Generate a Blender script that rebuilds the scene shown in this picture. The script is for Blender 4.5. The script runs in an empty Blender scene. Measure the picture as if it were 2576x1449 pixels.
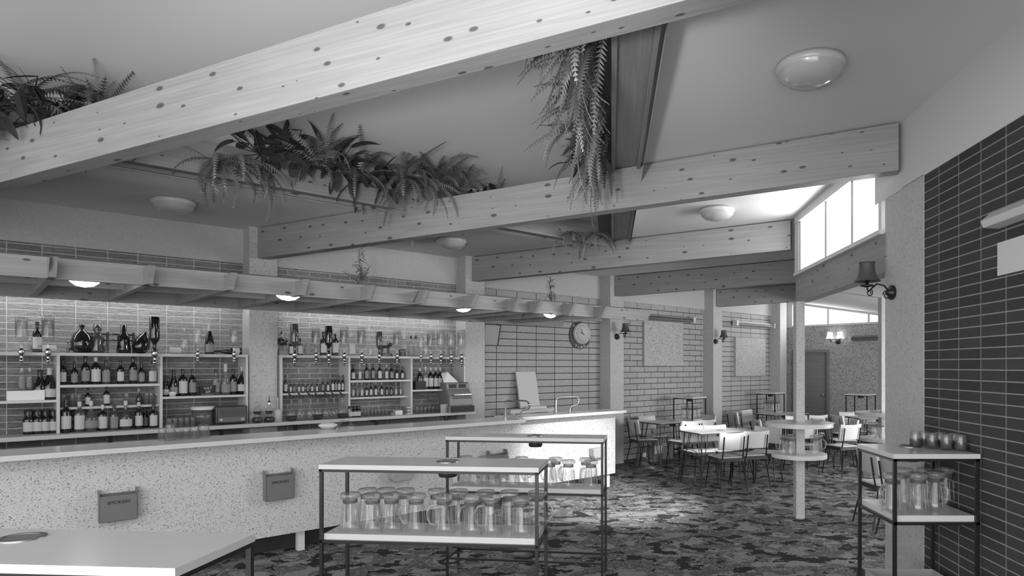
import bpy, math, random
from mathutils import Vector, Matrix
random.seed(7)
S = bpy.context.scene
C = S.collection
PI = math.pi
# ---------------------------------------------------------------- camera
H = 1.68
cam_d = bpy.data.cameras.new('camera'); cam = bpy.data.objects.new('camera', cam_d); C.objects.link(cam)
cam.location = (0, 0, H); cam.rotation_euler = (PI/2, 0, 0)
cam_d.sensor_width = 36; cam_d.lens = 1650/2576*36
cam_d.shift_x = -192/2576; cam_d.shift_y = 196/2576
cam_d.clip_start = 0.05; cam_d.clip_end = 200
S.camera = cam
# ---------------------------------------------------------------- world, lights, exposure
w = bpy.data.worlds.new('world'); S.world = w; w.use_nodes = True
w.node_tree.nodes['Background'].inputs[0].default_value = (1, 1, 1, 1)
w.node_tree.nodes['Background'].inputs[1].default_value = 2.8
S.view_settings.view_transform = 'Standard'; S.view_settings.look = 'None'
S.view_settings.gamma = 1.0; S.view_settings.use_curve_mapping = False
S.view_settings.exposure = -0.08
cy = S.cycles
cy.use_denoising = True; cy.max_bounces = 7; cy.diffuse_bounces = 4; cy.glossy_bounces = 3
cy.transmission_bounces = 6; cy.transparent_max_bounces = 32
cy.caustics_reflective = False; cy.caustics_refractive = False; cy.sample_clamp_indirect = 1.5; cy.sample_clamp_direct = 5; cy.blur_glossy = 1.0

def area(name, loc, target, size, sizey, power):
    l = bpy.data.lights.new(name, 'AREA'); l.shape = 'RECTANGLE'; l.size = size; l.size_y = sizey; l.energy = power
    o = bpy.data.objects.new(name, l); C.objects.link(o); o.location = loc
    o.rotation_euler = (Vector(target)-Vector(loc)).to_track_quat('-Z', 'Y').to_euler()
    return o
def spot(name, loc, target, power, ang, blend, r):
    l = bpy.data.lights.new(name, 'SPOT'); l.energy = power; l.spot_size = math.radians(ang); l.spot_blend = blend
    l.shadow_soft_size = r
    o = bpy.data.objects.new(name, l); C.objects.link(o); o.location = loc
    o.rotation_euler = (Vector(target)-Vector(loc)).to_track_quat('-Z', 'Y').to_euler()
    return o
area('rear_fill_light', (-1.2, -1.9, 1.7), (-.6, 6.0, 2.3), 6.0, 2.6, 92)  # added fill at the open rear, no window stands there
area('upward_fill_light', (-.3, -.9, .45), (-.2, 1.6, 3.8), 4.5, 1.6, 52)  # added upward fill, imitates light bounced off the floor
area('annex_fill_light', (7.15, 8.5, 1.6), (3.6, 11.5, 1.2), 4.0, 1.6, 460)  # added fill in front of the solid annex wall, brightens the far end
area('clerestory_daylight', (2.47, 6.1, 3.02), (0.47, 6.17, 3.02), 2.1, .55, 60)
area('far_window_daylight', (6.40, 14.06, 2.80), (6.40-.724, 14.06-.690, 2.55), 3.0, .30, 130)
spot('sun_fill_spot', (2.12, 5.25, 2.72), (.12, 8.15, .12), 1550, 39, 0.8, 0.12)  # added spot, stands in for sunlight on the bar end and floor
spot('sun_fill_spot.001', (2.12, 5.25, 2.72), (1.72, 9.70, .66), 2600, 13, 0.7, 0.10)  # added narrow spot, stands in for daylight on the table and chairs
spot('flash_lamp', (-0.6, 0.4, 1.9), (-0.7, 5.0, 3.5), 430, 66, 0.9, 0.12)

# ---------------------------------------------------------------- frames
AW = math.atan2(.690, .724); cW, sW = math.cos(AW), math.sin(AW)
def wp(t, s, z=0): return Vector((t*cW-s*sW, t*sW+s*cW, z))          # left wall: t along it, s distance out to it
def tu(u, s):
    k = (u-1480)/1650; Y = s/(cW-sW*k); return Y*(cW*k+sW)
CR = 2.072; dR = Vector((.0351, .9994, 0)); nR = Vector((-.9994, .0351, 0)); AR = math.atan2(dR.y, dR.x)
def rp(l, m, z=0): return Vector((CR, 0, 0))+dR*l+nR*m+Vector((0, 0, z))   # right wall
def lu(u): k = (u-1480)/1650; return CR/(k-.0351)
AF = math.atan2(-.724, .690)
def fp(r, m, z=0): return Vector((4.71+.69*r+.724*m, 15.6-.724*r+.69*m, z))   # far wall, m>0 is outside
def ru(u): k = (u-1480)/1650; return (15.6*k-4.71)/(.69+.724*k)
def at(u, v, z):
    Y = (H-z)*1650/(v-920.5); return Vector(((u-1480)/1650*Y, Y, z))
def ceil_z(p): s = -sW*p[0]+cW*p[1]; return 3.215+.0324*(7.9-s)

# ---------------------------------------------------------------- materials
def newmat(name):
    m = bpy.data.materials.new(name); m.use_nodes = True
    nt = m.node_tree; b = nt.nodes['Principled BSDF']; return m, nt, b
def N(nt, t, **kw):
    n = nt.nodes.new(t)
    for k, v in kw.items():
        if hasattr(n, k): setattr(n, k, v)
    return n
def L(nt, a, b): nt.links.new(a, b)
def g3(v): return (v, v, v, 1)
def flat(name, v, rough=.5, metal=0, spec=.5, emit=0):
    m, nt, b = newmat(name)
    b.inputs['Base Color'].default_value = g3(v); b.inputs['Roughness'].default_value = rough
    b.inputs['Metallic'].default_value = metal; b.inputs['Specular IOR Level'].default_value = spec
    if emit:
        b.inputs['Emission Color'].default_value = g3(1); b.inputs['Emission Strength'].default_value = emit
    return m
def ramp(nt, fac, stops, interp='LINEAR'):
    r = N(nt, 'ShaderNodeValToRGB'); r.color_ramp.interpolation = interp
    e = r.color_ramp.elements
    while len(e) < len(stops): e.new(.5)
    for i, (p, v) in enumerate(stops): e[i].position = p; e[i].color = g3(v)
    L(nt, fac, r.inputs[0]); return r
def objco(nt, sc=(1, 1, 1), rot=(0, 0, 0), loc=(0, 0, 0)):
    tc = N(nt, 'ShaderNodeTexCoord'); mp = N(nt, 'ShaderNodeMapping')
    mp.inputs['Scale'].default_value = sc; mp.inputs['Rotation'].default_value = rot; mp.inputs['Location'].default_value = loc
    L(nt, tc.outputs['Object'], mp.inputs[0]); return mp.outputs[0]
def noise(nt, vec, scale, detail=2, dist=0, rough=.5):
    n = N(nt, 'ShaderNodeTexNoise'); L(nt, vec, n.inputs['Vector'])
    n.inputs['Scale'].default_value = scale; n.inputs['Detail'].default_value = detail
    n.inputs['Distortion'].default_value = dist; n.inputs['Roughness'].default_value = rough
    return n.outputs['Fac']
def mixc(nt, fac, a, b, mode='MIX'):
    m = N(nt, 'ShaderNodeMix', data_type='RGBA', blend_type=mode)
    if isinstance(fac, float): m.inputs['Factor'].default_value = fac
    else: L(nt, fac, m.inputs['Factor'])
    for i, x in ((6, a), (7, b)):
        if isinstance(x, (int, float)): m.inputs[i].default_value = g3(x)
        else: L(nt, x, m.inputs[i])
    return m.outputs[2]
def bump(nt, b, h, strength=.3, dist=.01):
    n = N(nt, 'ShaderNodeBump'); n.inputs['Strength'].default_value = strength; n.inputs['Distance'].default_value = dist
    L(nt, h, n.inputs['Height']); L(nt, n.outputs[0], b.inputs['Normal'])

def wood_mat(name, lo, hi, knots=True, rough=.55, seed=0):
    m, nt, b = newmat(name)
    v = objco(nt, (.55, 7, 7), loc=(seed, seed*1.7, 0))
    n1 = noise(nt, v, 1.6, 4, 1.2)
    col = ramp(nt, n1, [(.25, lo*.9+hi*.1), (.5, (lo+hi)/2), (.75, hi)]).outputs[0]
    v2 = objco(nt, (.5, 30, 30)); n2 = noise(nt, v2, 3, 2, .3)
    col = mixc(nt, .35, col, ramp(nt, n2, [(.3, lo*.85), (.7, hi*1.05)]).outputs[0])
    if knots:
        tc = N(nt, 'ShaderNodeTexCoord'); sp = N(nt, 'ShaderNodeSeparateXYZ'); L(nt, tc.outputs['Object'], sp.inputs[0])
        ad = N(nt, 'ShaderNodeMath', operation='ADD'); L(nt, sp.outputs[1], ad.inputs[0]); L(nt, sp.outputs[2], ad.inputs[1])
        cb = N(nt, 'ShaderNodeCombineXYZ'); L(nt, sp.outputs[0], cb.inputs[0]); L(nt, ad.outputs[0], cb.inputs[1])
        mp = N(nt, 'ShaderNodeMapping'); mp.inputs['Scale'].default_value = (4.0, 9.0, 1); mp.inputs['Location'].default_value = (seed*2.3+.4, seed, 0); L(nt, cb.outputs[0], mp.inputs[0])
        vo = N(nt, 'ShaderNodeTexVoronoi', voronoi_dimensions='2D'); vo.inputs['Scale'].default_value = 1; L(nt, mp.outputs[0], vo.inputs['Vector'])
        bw = N(nt, 'ShaderNodeRGBToBW'); L(nt, vo.outputs['Color'], bw.inputs[0])
        rad = N(nt, 'ShaderNodeMath', operation='MULTIPLY_ADD'); L(nt, bw.outputs[0], rad.inputs[0]); rad.inputs[1].default_value = .30; rad.inputs[2].default_value = -.105
        dv = N(nt, 'ShaderNodeMath', operation='DIVIDE'); L(nt, vo.outputs['Distance'], dv.inputs[0]); mx = N(nt, 'ShaderNodeMath', operation='MAXIMUM'); L(nt, rad.outputs[0], mx.inputs[0]); mx.inputs[1].default_value = .001
        L(nt, mx.outputs[0], dv.inputs[1])
        kr = ramp(nt, dv.outputs[0], [(.0, .3), (.55, .25), (.8, .6), (1, 1)])
        col = mixc(nt, 1.0, col, kr.outputs[0], 'MULTIPLY')
    L(nt, col, b.inputs['Base Color']); b.inputs['Roughness'].default_value = rough
    return m
def brick_mat(name, bw, rh, mort, offset, c1, c2, cm, rough_face=0, x0=0, z0=0, rough=.8):
    m, nt, b = newmat(name)
    tc = N(nt, 'ShaderNodeTexCoord'); sp = N(nt, 'ShaderNodeSeparateXYZ'); cb = N(nt, 'ShaderNodeCombineXYZ')
    L(nt, tc.outputs['Object'], sp.inputs[0])
    ax = N(nt, 'ShaderNodeMath', operation='ADD'); ax.inputs[1].default_value = x0; L(nt, sp.outputs[0], ax.inputs[0])
    az = N(nt, 'ShaderNodeMath', operation='ADD'); az.inputs[1].default_value = z0; L(nt, sp.outputs[2], az.inputs[0])
    L(nt, ax.outputs[0], cb.inputs[0]); L(nt, az.outputs[0], cb.inputs[1])
    br = N(nt, 'ShaderNodeTexBrick'); br.offset = offset; br.squash = 1
    L(nt, cb.outputs[0], br.inputs['Vector'])
    br.inputs['Color1'].default_value = g3(c1); br.inputs['Color2'].default_value = g3(c2); br.inputs['Mortar'].default_value = g3(cm)
    br.inputs['Scale'].default_value = 1; br.inputs['Mortar Size'].default_value = mort; br.inputs['Mortar Smooth'].default_value = .2
    br.inputs['Bias'].default_value = 0; br.inputs['Brick Width'].default_value = bw; br.inputs['Row Height'].default_value = rh
    n = noise(nt, tc.outputs['Object'], 35, 3)
    col = mixc(nt, 1.0, br.outputs['Color'], ramp(nt, n, [(.3, .88), (.7, 1.08)]).outputs[0], 'MULTIPLY')
    L(nt, col, b.inputs['Base Color']); b.inputs['Roughness'].default_value = rough
    inv = N(nt, 'ShaderNodeMath', operation='SUBTRACT'); inv.inputs[0].default_value = 1; L(nt, br.outputs['Fac'], inv.inputs[1])
    h = inv.outputs[0]
    if rough_face:
        mp = N(nt, 'ShaderNodeMapping'); mp.inputs['Scale'].default_value = (6, 6, 26); L(nt, tc.outputs['Object'], mp.inputs[0])
        n2 = noise(nt, mp.outputs[0], 2.2, 4, 1.5)
        mu = N(nt, 'ShaderNodeMath', operation='MULTIPLY'); L(nt, h, mu.inputs[0]); L(nt, n2, mu.inputs[1])
        ad = N(nt, 'ShaderNodeMath', operation='MULTIPLY_ADD'); L(nt, mu.outputs[0], ad.inputs[0]); ad.inputs[1].default_value = rough_face; L(nt, h, ad.inputs[2])
        h = ad.outputs[0]
    bump(nt, b, h, .9, .012 if rough_face else .004)
    return m
def pebble_mat(name, base, dark, scale=70, amt=.25, rough=.75):
    m, nt, b = newmat(name)
    tc = N(nt, 'ShaderNodeTexCoord')
    vo = N(nt, 'ShaderNodeTexVoronoi'); vo.inputs['Scale'].default_value = scale; L(nt, tc.outputs['Object'], vo.inputs['Vector'])
    bw = N(nt, 'ShaderNodeRGBToBW'); L(nt, vo.outputs['Color'], bw.inputs[0])
    col = ramp(nt, bw.outputs[0], [(0, dark), (amt, dark+.3*(base-dark)), (amt+.1, base*.92), (.7, base), (.9, base*1.12)]).outputs[0]
    L(nt, col, b.inputs['Base Color']); b.inputs['Roughness'].default_value = rough
    bump(nt, b, vo.outputs['Distance'], .25, .004)
    return m
def carpet_mat():
    m, nt, b = newmat('patterned_carpet')
    v = objco(nt, (1, 1, 1))
    def warp(sc, amt, det=3):
        d = N(nt, 'ShaderNodeTexNoise'); d.inputs['Scale'].default_value = sc; d.inputs['Detail'].default_value = det; d.inputs['Roughness'].default_value = .65; L(nt, v, d.inputs['Vector'])
        va = N(nt, 'ShaderNodeMixRGB'); va.blend_type = 'LINEAR_LIGHT'; va.inputs[0].default_value = amt; L(nt, v, va.inputs[1]); L(nt, d.outputs['Color'], va.inputs[2]); return va.outputs[0]
    w1 = warp(9, .045); w2 = warp(16, .03, 4)
    def vor(vec, sc, rnd=1):
        o = N(nt, 'ShaderNodeTexVoronoi'); o.inputs['Scale'].default_value = sc; o.inputs['Randomness'].default_value = rnd; L(nt, vec, o.inputs['Vector'])
        bw = N(nt, 'ShaderNodeRGBToBW'); L(nt, o.outputs['Color'], bw.inputs[0]); return o.outputs['Distance'], bw.outputs[0]
    d1, c1 = vor(w1, 3.4); d2, c2 = vor(w2, 2.6); d3, c3 = vor(w1, 1.7)
    col = ramp(nt, noise(nt, w2, 3.3, 3), [(0, .22), (.42, .22), (.425, .11), (.58, .11), (.585, .25)], 'CONSTANT').outputs[0]
    vs_ = N(nt, 'ShaderNodeMapping'); vs_.inputs['Location'].default_value = (7, 3, 0); vs_.inputs['Scale'].default_value = (1, 1.25, 1); L(nt, w2, vs_.inputs[0])
    dk = ramp(nt, noise(nt, vs_.outputs[0], 4.4, 4, 0, .6), [(0, 1), (.452, 1), (.457, 0)], 'CONSTANT').outputs[0]
    col = mixc(nt, dk, col, .034)
    ln = ramp(nt, noise(nt, vs_.outputs[0], 4.4, 4, 0, .6), [(0, 0), (.462, 0), (.463, 1), (.478, 0), (.545, 0), (.546, 1), (.556, 0)], 'CONSTANT').outputs[0]
    col = mixc(nt, ln, col, .30)
    ring = ramp(nt, d3, [(0, .5), (.10, 0), (.13, 1), (.155, 0), (.24, 1), (.262, 0), (.36, 1), (.375, 0)], 'CONSTANT').outputs[0]
    rm = ramp(nt, c3, [(0, 0), (.45, 0), (.455, 1)], 'CONSTANT').outputs[0]
    m3 = N(nt, 'ShaderNodeMath', operation='MULTIPLY'); L(nt, ring, m3.inputs[0]); L(nt, rm, m3.inputs[1])
    col = mixc(nt, m3.outputs[0], col, .27)
    fl = ramp(nt, d1, [(0, 1), (.07, 1), (.075, 0)], 'CONSTANT').outputs[0]
    col = mixc(nt, fl, col, .06)
    fine = noise(nt, v, 260, 1)
    col = mixc(nt, 1.0, col, ramp(nt, fine, [(.3, .75), (.7, 1.2)]).outputs[0], 'MULTIPLY')
    L(nt, col, b.inputs['Base Color']); b.inputs['Roughness'].default_value = .95; b.inputs['Specular IOR Level'].default_value = .1
    bump(nt, b, fine, .3, .003)
    return m
def glass_mat(name, tint=.93, body=.10, edge=.35, rough=.12):
    m = bpy.data.materials.new(name); m.use_nodes = True; nt = m.node_tree; nt.nodes.clear()
    out = N(nt, 'ShaderNodeOutputMaterial'); lw = N(nt, 'ShaderNodeLayerWeight'); lw.inputs[0].default_value = .35
    tr = N(nt, 'ShaderNodeBsdfTransparent'); cr = ramp(nt, lw.outputs['Facing'], [(0, tint), (.55, tint*.95), (.85, tint*.7), (1, edge)])
    L(nt, cr.outputs[0], tr.inputs[0])
    gl = N(nt, 'ShaderNodeBsdfGlossy'); gl.inputs[0].default_value = g3(1); gl.inputs['Roughness'].default_value = rough
    di = N(nt, 'ShaderNodeBsdfDiffuse'); di.inputs[0].default_value = g3(.75)
    m1 = N(nt, 'ShaderNodeMixShader'); m1.inputs[0].default_value = body; L(nt, tr.outputs[0], m1.inputs[1]); L(nt, di.outputs[0], m1.inputs[2])
    lf = N(nt, 'ShaderNodeLayerWeight'); lf.inputs[0].default_value = .5
    pw = N(nt, 'ShaderNodeMath', operation='POWER'); pw.inputs[1].default_value = 4.5; L(nt, lf.outputs['Facing'], pw.inputs[0])
    fr = N(nt, 'ShaderNodeMath', operation='MULTIPLY_ADD'); fr.inputs[1].default_value = .7; fr.inputs[2].default_value = .04; L(nt, pw.outputs[0], fr.inputs[0])
    m2 = N(nt, 'ShaderNodeMixShader'); L(nt, fr.outputs[0], m2.inputs[0]); L(nt, m1.outputs[0], m2.inputs[1]); L(nt, gl.outputs[0], m2.inputs[2])
    L(nt, m2.outputs[0], out.inputs[0]); return m

M = {}
M['plaster'] = flat('cream_plaster', .60, .8)
M['ceiling'] = flat('ceiling_paint', .60, .85)
M['plaster_band'] = pebble_mat('fine_plaster', .50, .42, 120, .2)
M['white'] = flat('white_paint', .62, .45)
M['laminate'] = flat('pale_laminate', .62, .18, spec=.6)
M['lam_edge'] = flat('laminate_edge', .56, .4)
M['shelf'] = flat('shelf_paint', .55, .4)
M['black'] = flat('black_steel', .012, .35)
M['dark'] = flat('dark_lacquer', .02, .3)
M['kick'] = flat('dark_plinth', .03, .5)
M['chrome'] = flat('chrome', .75, .12, 1)
M['steel'] = flat('dull_steel', .4, .3, 1)
M['vinyl'] = flat('pale_vinyl', .55, .4)
M['vinyl_dark'] = flat('dark_vinyl', .035, .4)
M['ink'] = flat('black_ink', .015, .6)
M['paper'] = flat('white_paper', .75, .7)
M['greybox'] = flat('grey_enamel', .16, .4)
M['greylight'] = flat('light_grey_enamel', .33, .45)
M['dkglass'] = flat('dark_bottle_glass', .012, .08, spec=.7)
M['mdglass'] = flat('brown_bottle_glass', .06, .08, spec=.7)
M['label'] = flat('bottle_label', .5, .6)
M['label2'] = flat('grey_bottle_label', .22, .6)
M['liquid'] = flat('dark_liquid', .008, .5, spec=.15)
M['glass'] = glass_mat('clear_glass', body=.05)
M['jug'] = glass_mat('jug_glass', .97, .025, .30)
M['jug_base'] = glass_mat('thick_glass', .82, .14, .2)
M['pane'] = glass_mat('window_glass', .99, .01, .8)
M['lampglow'] = flat('lit_lamp_glass', .8, .4, emit=9)
M['tube'] = flat('lit_tube', .8, .4, emit=42)
M['lampshade_lit'] = flat('lit_shade', .8, .4, emit=2.0)
M['opal'] = flat('unlit_opal_glass', .42, .12, spec=.8)
M['opalrim'] = flat('opal_rim', .5, .25)
M['clock_board'] = flat('clock_board_paint', .05, .5)
M['shade'] = flat('dark_shade', .07, .6)
M['wood'] = wood_mat('glulam_pine', .21, .32)
M['wood2'] = wood_mat('canopy_pine', .19, .30, seed=3)
M['joist'] = wood_mat('joist_timber', .16, .26, knots=False, seed=5)
M['shaded_board'] = wood_mat('shaded_board_timber', .06, .11, knots=False, seed=4)  # timber tone darkened to put the canopy's inner shade into the colour
M['joist_dark'] = wood_mat('dark_joist_timber', .03, .07, knots=False, seed=6)
M['door'] = wood_mat('door_veneer', .17, .22, knots=False, seed=8)
M['radio'] = flat('radio_cabinet', .05, .25)
M['grille'] = flat('radio_grille', .2, .5)
M['stone1'] = brick_mat('stack_stone', .252, .0612, .0045, 0, .24, .33, .55, 3.2, x0=-.54+.252*4, z0=0)
M['stone2'] = brick_mat('running_stone', .252, .0612, .0045, .5, .24, .32, .55, 2.2, x0=0, z0=0)
M['block1'] = brick_mat('stack_block', .382, .1055, .006, 0, .36, .40, .03, 0, x0=-5.774+.382*20, z0=.02)
M['block2'] = brick_mat('running_block', .385, .1057, .006, .5, .35, .40, .03, 0, x0=-8.71+.385*30, z0=.02)
M['brick'] = brick_mat('dark_brick', .235, .0614, .0042, 0, .032, .050, .26, 0, x0=.08, z0=.0)
M['pebble'] = pebble_mat('bar_pebble', .54, .14, 125, .17)
M['pebble_col'] = pebble_mat('column_pebble', .48, .27, 90, .12)
M['pebble_wall'] = pebble_mat('speckled_wall', .36, .14, 55, .22)
M['acoustic'] = pebble_mat('pebbled_panel', .44, .2, 70, .22)
M['carpet'] = carpet_mat()
M['fern'] = flat('fern_leaf', .085, .35, spec=.6)
M['fern2'] = flat('pale_fern_leaf', .17, .4, spec=.6)
M['leaf'] = flat('broad_leaf', .035, .25, spec=.7)

# ---------------------------------------------------------------- mesh builder
class MB:
    def __init__(s): s.v = []; s.f = []; s.m = []; s.sm = []
    def add(s, vs, fs, mi=0, sm=False):
        o = len(s.v); s.v += [tuple(x) for x in vs]
        for f in fs: s.f.append(tuple(i+o for i in f)); s.m.append(mi); s.sm.append(sm)
        return s
    def box(s, x0, x1, y0, y1, z0, z1, mi=0):
        vs = [(x, y, z) for z in (z0, z1) for y in (y0, y1) for x in (x0, x1)]
        return s.add(vs, [(0, 2, 3, 1), (4, 5, 7, 6), (0, 1, 5, 4), (2, 6, 7, 3), (0, 4, 6, 2), (1, 3, 7, 5)], mi)
    def bbox(s, cx, cy, cz, sx, sy, sz, mi=0): return s.box(cx-sx/2, cx+sx/2, cy-sy/2, cy+sy/2, cz-sz/2, cz+sz/2, mi)
    def poly(s, pts, mi=0): return s.add(pts, [tuple(range(len(pts)))], mi)
    def prism(s, pts, a, b, axis='y', mi=0):      # closed 2D outline swept between a and b
        n = len(pts)
        def P(p, q):
            if axis == 'y': return (p[0], q, p[1])
            if axis == 'x': return (q, p[0], p[1])
            return (p[0], p[1], q)
        vs = [P(p, a) for p in pts]+[P(p, b) for p in pts]
        fs = [tuple(range(n)), tuple(range(2*n-1, n-1, -1))]+[(i, i+n, (i+1) % n+n, (i+1) % n) for i in range(n)]
        return s.add(vs, fs, mi)
    def lathe(s, prof, seg=20, c=(0, 0, 0), mi=0, sm=True, a0=0, a1=2*PI):
        full = abs(a1-a0-2*PI) < 1e-6; k = seg if full else seg+1; vs = []; fs = []
        for r, z in prof:
            for i in range(k):
                a = a0+(a1-a0)*i/seg; vs.append((c[0]+r*math.cos(a), c[1]+r*math.sin(a), c[2]+z))
        for j in range(len(prof)-1):
            for i in range(seg):
                i2 = (i+1) % k; fs.append((j*k+i, j*k+i2, (j+1)*k+i2, (j+1)*k+i))
        return s.add(vs, fs, mi, sm)
    def tube(s, pts, r, seg=8, mi=0, caps=True, sm=True):
        pts = [Vector(p) for p in pts]; n = len(pts); rs = r if isinstance(r, (list, tuple)) else [r]*n
        vs = []; fs = []; up = None
        for i, p in enumerate(pts):
            d = (pts[min(i+1, n-1)]-pts[max(i-1, 0)]).normalized()
            if up is None: up = d.orthogonal().normalized()
            up = (up-d*up.dot(d)).normalized(); w_ = d.cross(up)
            for k in range(seg):
                a = 2*PI*k/seg; vs.append(p+(up*math.cos(a)+w_*math.sin(a))*rs[i])
        for i in range(n-1):
            for k in range(seg): fs.append((i*seg+k, i*seg+(k+1) % seg, (i+1)*seg+(k+1) % seg, (i+1)*seg+k))
        s.add(vs, fs, mi, sm)
        if caps: s.add(vs[:seg], [tuple(range(seg-1, -1, -1))], mi); s.add(vs[-seg:], [tuple(range(seg))], mi)
        return s
    def build(s, name, mats, parent=None, loc=(0, 0, 0), rz=0, bevel=0):
        me = bpy.data.meshes.new(name); me.from_pydata(s.v, [], s.f)
        if not isinstance(mats, (list, tuple)): mats = [mats]
        for m in mats: me.materials.append(M[m] if isinstance(m, str) else m)
        me.polygons.foreach_set('material_index', s.m); me.polygons.foreach_set('use_smooth', s.sm); me.update()
        o = bpy.data.objects.new(name, me); C.objects.link(o)
        if parent: o.parent = parent
        o.location = loc; o.rotation_euler = (0, 0, rz)
        if bevel:
            b = o.modifiers.new('bevel', 'BEVEL'); b.width = bevel; b.segments = 2; b.limit_method = 'ANGLE'
        return o
LABELS = {}
def tag(o, label, cat, group=None, kind=None):
    if label: o['label'] = label
    if cat: o['category'] = cat
    if group: o['group'] = group
    if kind: o['kind'] = kind
    if label:
        if label in LABELS: print('DUP LABEL', label)
        LABELS[label] = 1
    return o
def struct(o, label=None, cat=None):
    o['kind'] = 'structure'
    if label: o['label'] = label
    if cat: o['category'] = cat
    return o
def thing(name, label, cat, loc=(0, 0, 0), rz=0, group=None):
    o = bpy.data.objects.new(name, None); C.objects.link(o); o.empty_display_size = .1
    o.location = loc; o.rotation_euler = (0, 0, rz)
    return tag(o, label, cat, group)
def dup(root, loc, rz, label, group=None, scale=None, cat=None):
    r = root.copy(); C.objects.link(r); r.location = loc; r.rotation_euler = (0, 0, rz)
    for k in ('label', 'group'):
        if k in r: del r[k]
    tag(r, label, cat, group)
    if scale: r.scale = scale
    for ch in list(root.children):
        c = ch.copy(); C.objects.link(c); c.parent = r
        for g in list(ch.children):
            d = g.copy(); C.objects.link(d); d.parent = c
    return r
def text_mesh(txt, size, ext=.001, mat='ink', parent=None, loc=(0, 0, 0), rot=(PI/2, 0, 0), name='lettering', sx=1):
    cu = bpy.data.curves.new('t', 'FONT'); cu.body = txt; cu.size = size; cu.extrude = ext; cu.align_x = 'CENTER'; cu.align_y = 'CENTER'
    cu.resolution_u = 3
    o = bpy.data.objects.new('t', cu); C.objects.link(o)
    me = bpy.data.meshes.new_from_object(o); bpy.data.objects.remove(o)
    n = bpy.data.objects.new(name, me); C.objects.link(n); me.materials.clear(); me.materials.append(M[mat])
    if parent: n.parent = parent
    n.location = loc; n.rotation_euler = rot; n.scale = (sx, 1, 1)
    return n
ORD = ['first', 'second', 'third', 'fourth', 'fifth', 'sixth', 'seventh', 'eighth', 'ninth', 'tenth', 'eleventh', 'twelfth',
       'thirteenth', 'fourteenth', 'fifteenth', 'sixteenth', 'seventeenth', 'eighteenth', 'nineteenth', 'twentieth']
# ================================================================ SETTING
# floor
struct(MB().box(-9, 9.5, -2.2, 18.5, -.1, 0).build('floor', 'carpet'), 'swirl patterned dark carpet over the whole room', 'floor')
# left wall, bay by bay between the columns
COLS = [(-3.3, -3.0), (-.62, -.33), (2.28, 2.574), (5.07, 5.39), (7.95, 8.28), (10.9, 11.2), (13.47, 13.75)]
ZB = 2.83
bays = [(-6.2, -3.15, 'stone1'), (-3.15, -.47, 'stone2'), (-.47, 2.43, 'stone1'), (2.43, 5.23, 'stone2'), (5.23, 8.11, 'block1'), (8.11, 11.05, 'block2'), (11.05, 14.17, 'block1')]
for a, b_, m in bays:
    struct(MB().box(a, b_, 8.05, 8.25, 0, ZB).build('wall_left', m, rz=AW))
struct(MB().box(-6.2, 14.17, 8.02, 8.25, ZB, 3.35).build('trim_1', 'plaster_band', rz=AW), 'cream plaster band above the left wall bricks', 'plaster band')
# scalloped lower edge of the band over the concrete block bays
sc = MB(); t = 5.4
while t < 13.4:
    sc.lathe([(.0, -.010), (.019, -.010), (.021, .004)], 6, (t, 8.025, ZB), a0=-PI, a1=0); t += .045
struct(sc.build('trim_2', 'plaster_band', rz=AW))
for i, (a, b_) in enumerate(COLS):
    n = 'column'
    o = MB().box(a, b_, 7.80, 8.06, 0, 3.28).build(n, 'pebble_col', rz=AW)
    struct(o)
    o.name = 'trim_%d' % (i+4)
# far wall: door, windows above
FW = 4.6
fw = MB()
fw.box(-.1, .165, 0, .2, 0, 2.59); fw.box(.165, 1.076, 0, .2, 2.05, 2.59); fw.box(1.076, FW, 0, .2, 0, 2.59)
struct(fw.build('wall_far', 'pebble_wall', loc=(4.71, 15.6, 0), rz=AF), 'speckled far wall with a door and strip window', 'wall')
struct(MB().box(1.13, FW, -.02, 0, 0, .09).build('baseboard_far', 'kick', loc=(4.71, 15.6, 0), rz=AF))
dr = struct(MB().box(.225, 1.016, .03, .07, 0, 1.99).build('door_1', 'door', loc=(4.71, 15.6, 0), rz=AF), 'plain dark veneered door in the far wall', 'door')
MB().box(.165, .225, -.02, .1, 0, 2.05).box(1.016, 1.076, -.02, .1, 0, 2.05).box(.225, 1.016, -.02, .1, 1.99, 2.05).build('door_frame', 'door', dr)
MB().lathe([(.0, 0), (.024, .0), (.026, .03), (.018, .045), (.0, .05)], 12).tube([(0, 0, -.005), (0, 0, .06)], .01).build('door_handle', 'chrome', dr, loc=(.93, .03, 1.02)).rotation_euler = (PI/2, 0, 0)
fx0, fx1 = .10, FW
def annex_z(p): return 2.69+(-.1596)*(p[0]-2.35)+.1092*(p[1]-7.35)
w1 = MB()
w1.box(fx0, fx1, -.02, .06, 2.59, 2.63); w1.box(fx0, fx0+.05, 0, .05, 2.6, 3.2)
for r in (1.04, 1.96, 2.88, 3.8): w1.box(r-.025, r+.025, 0, .05, 2.6, annex_z(fp(r, 0))+.02)
w1.box(-.1, fx0, 0, .2, 2.59, 3.4)
# sloped head rail
w1.prism([(fx0, annex_z(fp(fx0, 0))-.05), (fx1, annex_z(fp(fx1, 0))-.05), (fx1, annex_z(fp(fx1, 0))+.1), (fx0, annex_z(fp(fx0, 0))+.1)], -.03, .08)
w1o = struct(w1.build('window_1', 'white', loc=(4.71, 15.6, 0), rz=AF), 'strip window over the far door', 'window')
MB().poly([(fx0, .025, 2.62), (fx1, .025, 2.62), (fx1, .025, annex_z(fp(fx1, 0))), (fx0, .025, annex_z(fp(fx0, 0)))]).build('pane', 'pane', w1o)
# annex right wall
pA = fp(FW, 0)
struct(MB().box(0, 9.2, -.2, 0, 0, 3.0).build('wall_annex', 'pebble_wall', loc=(pA.x, pA.y, 0), rz=math.radians(-94)))
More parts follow.
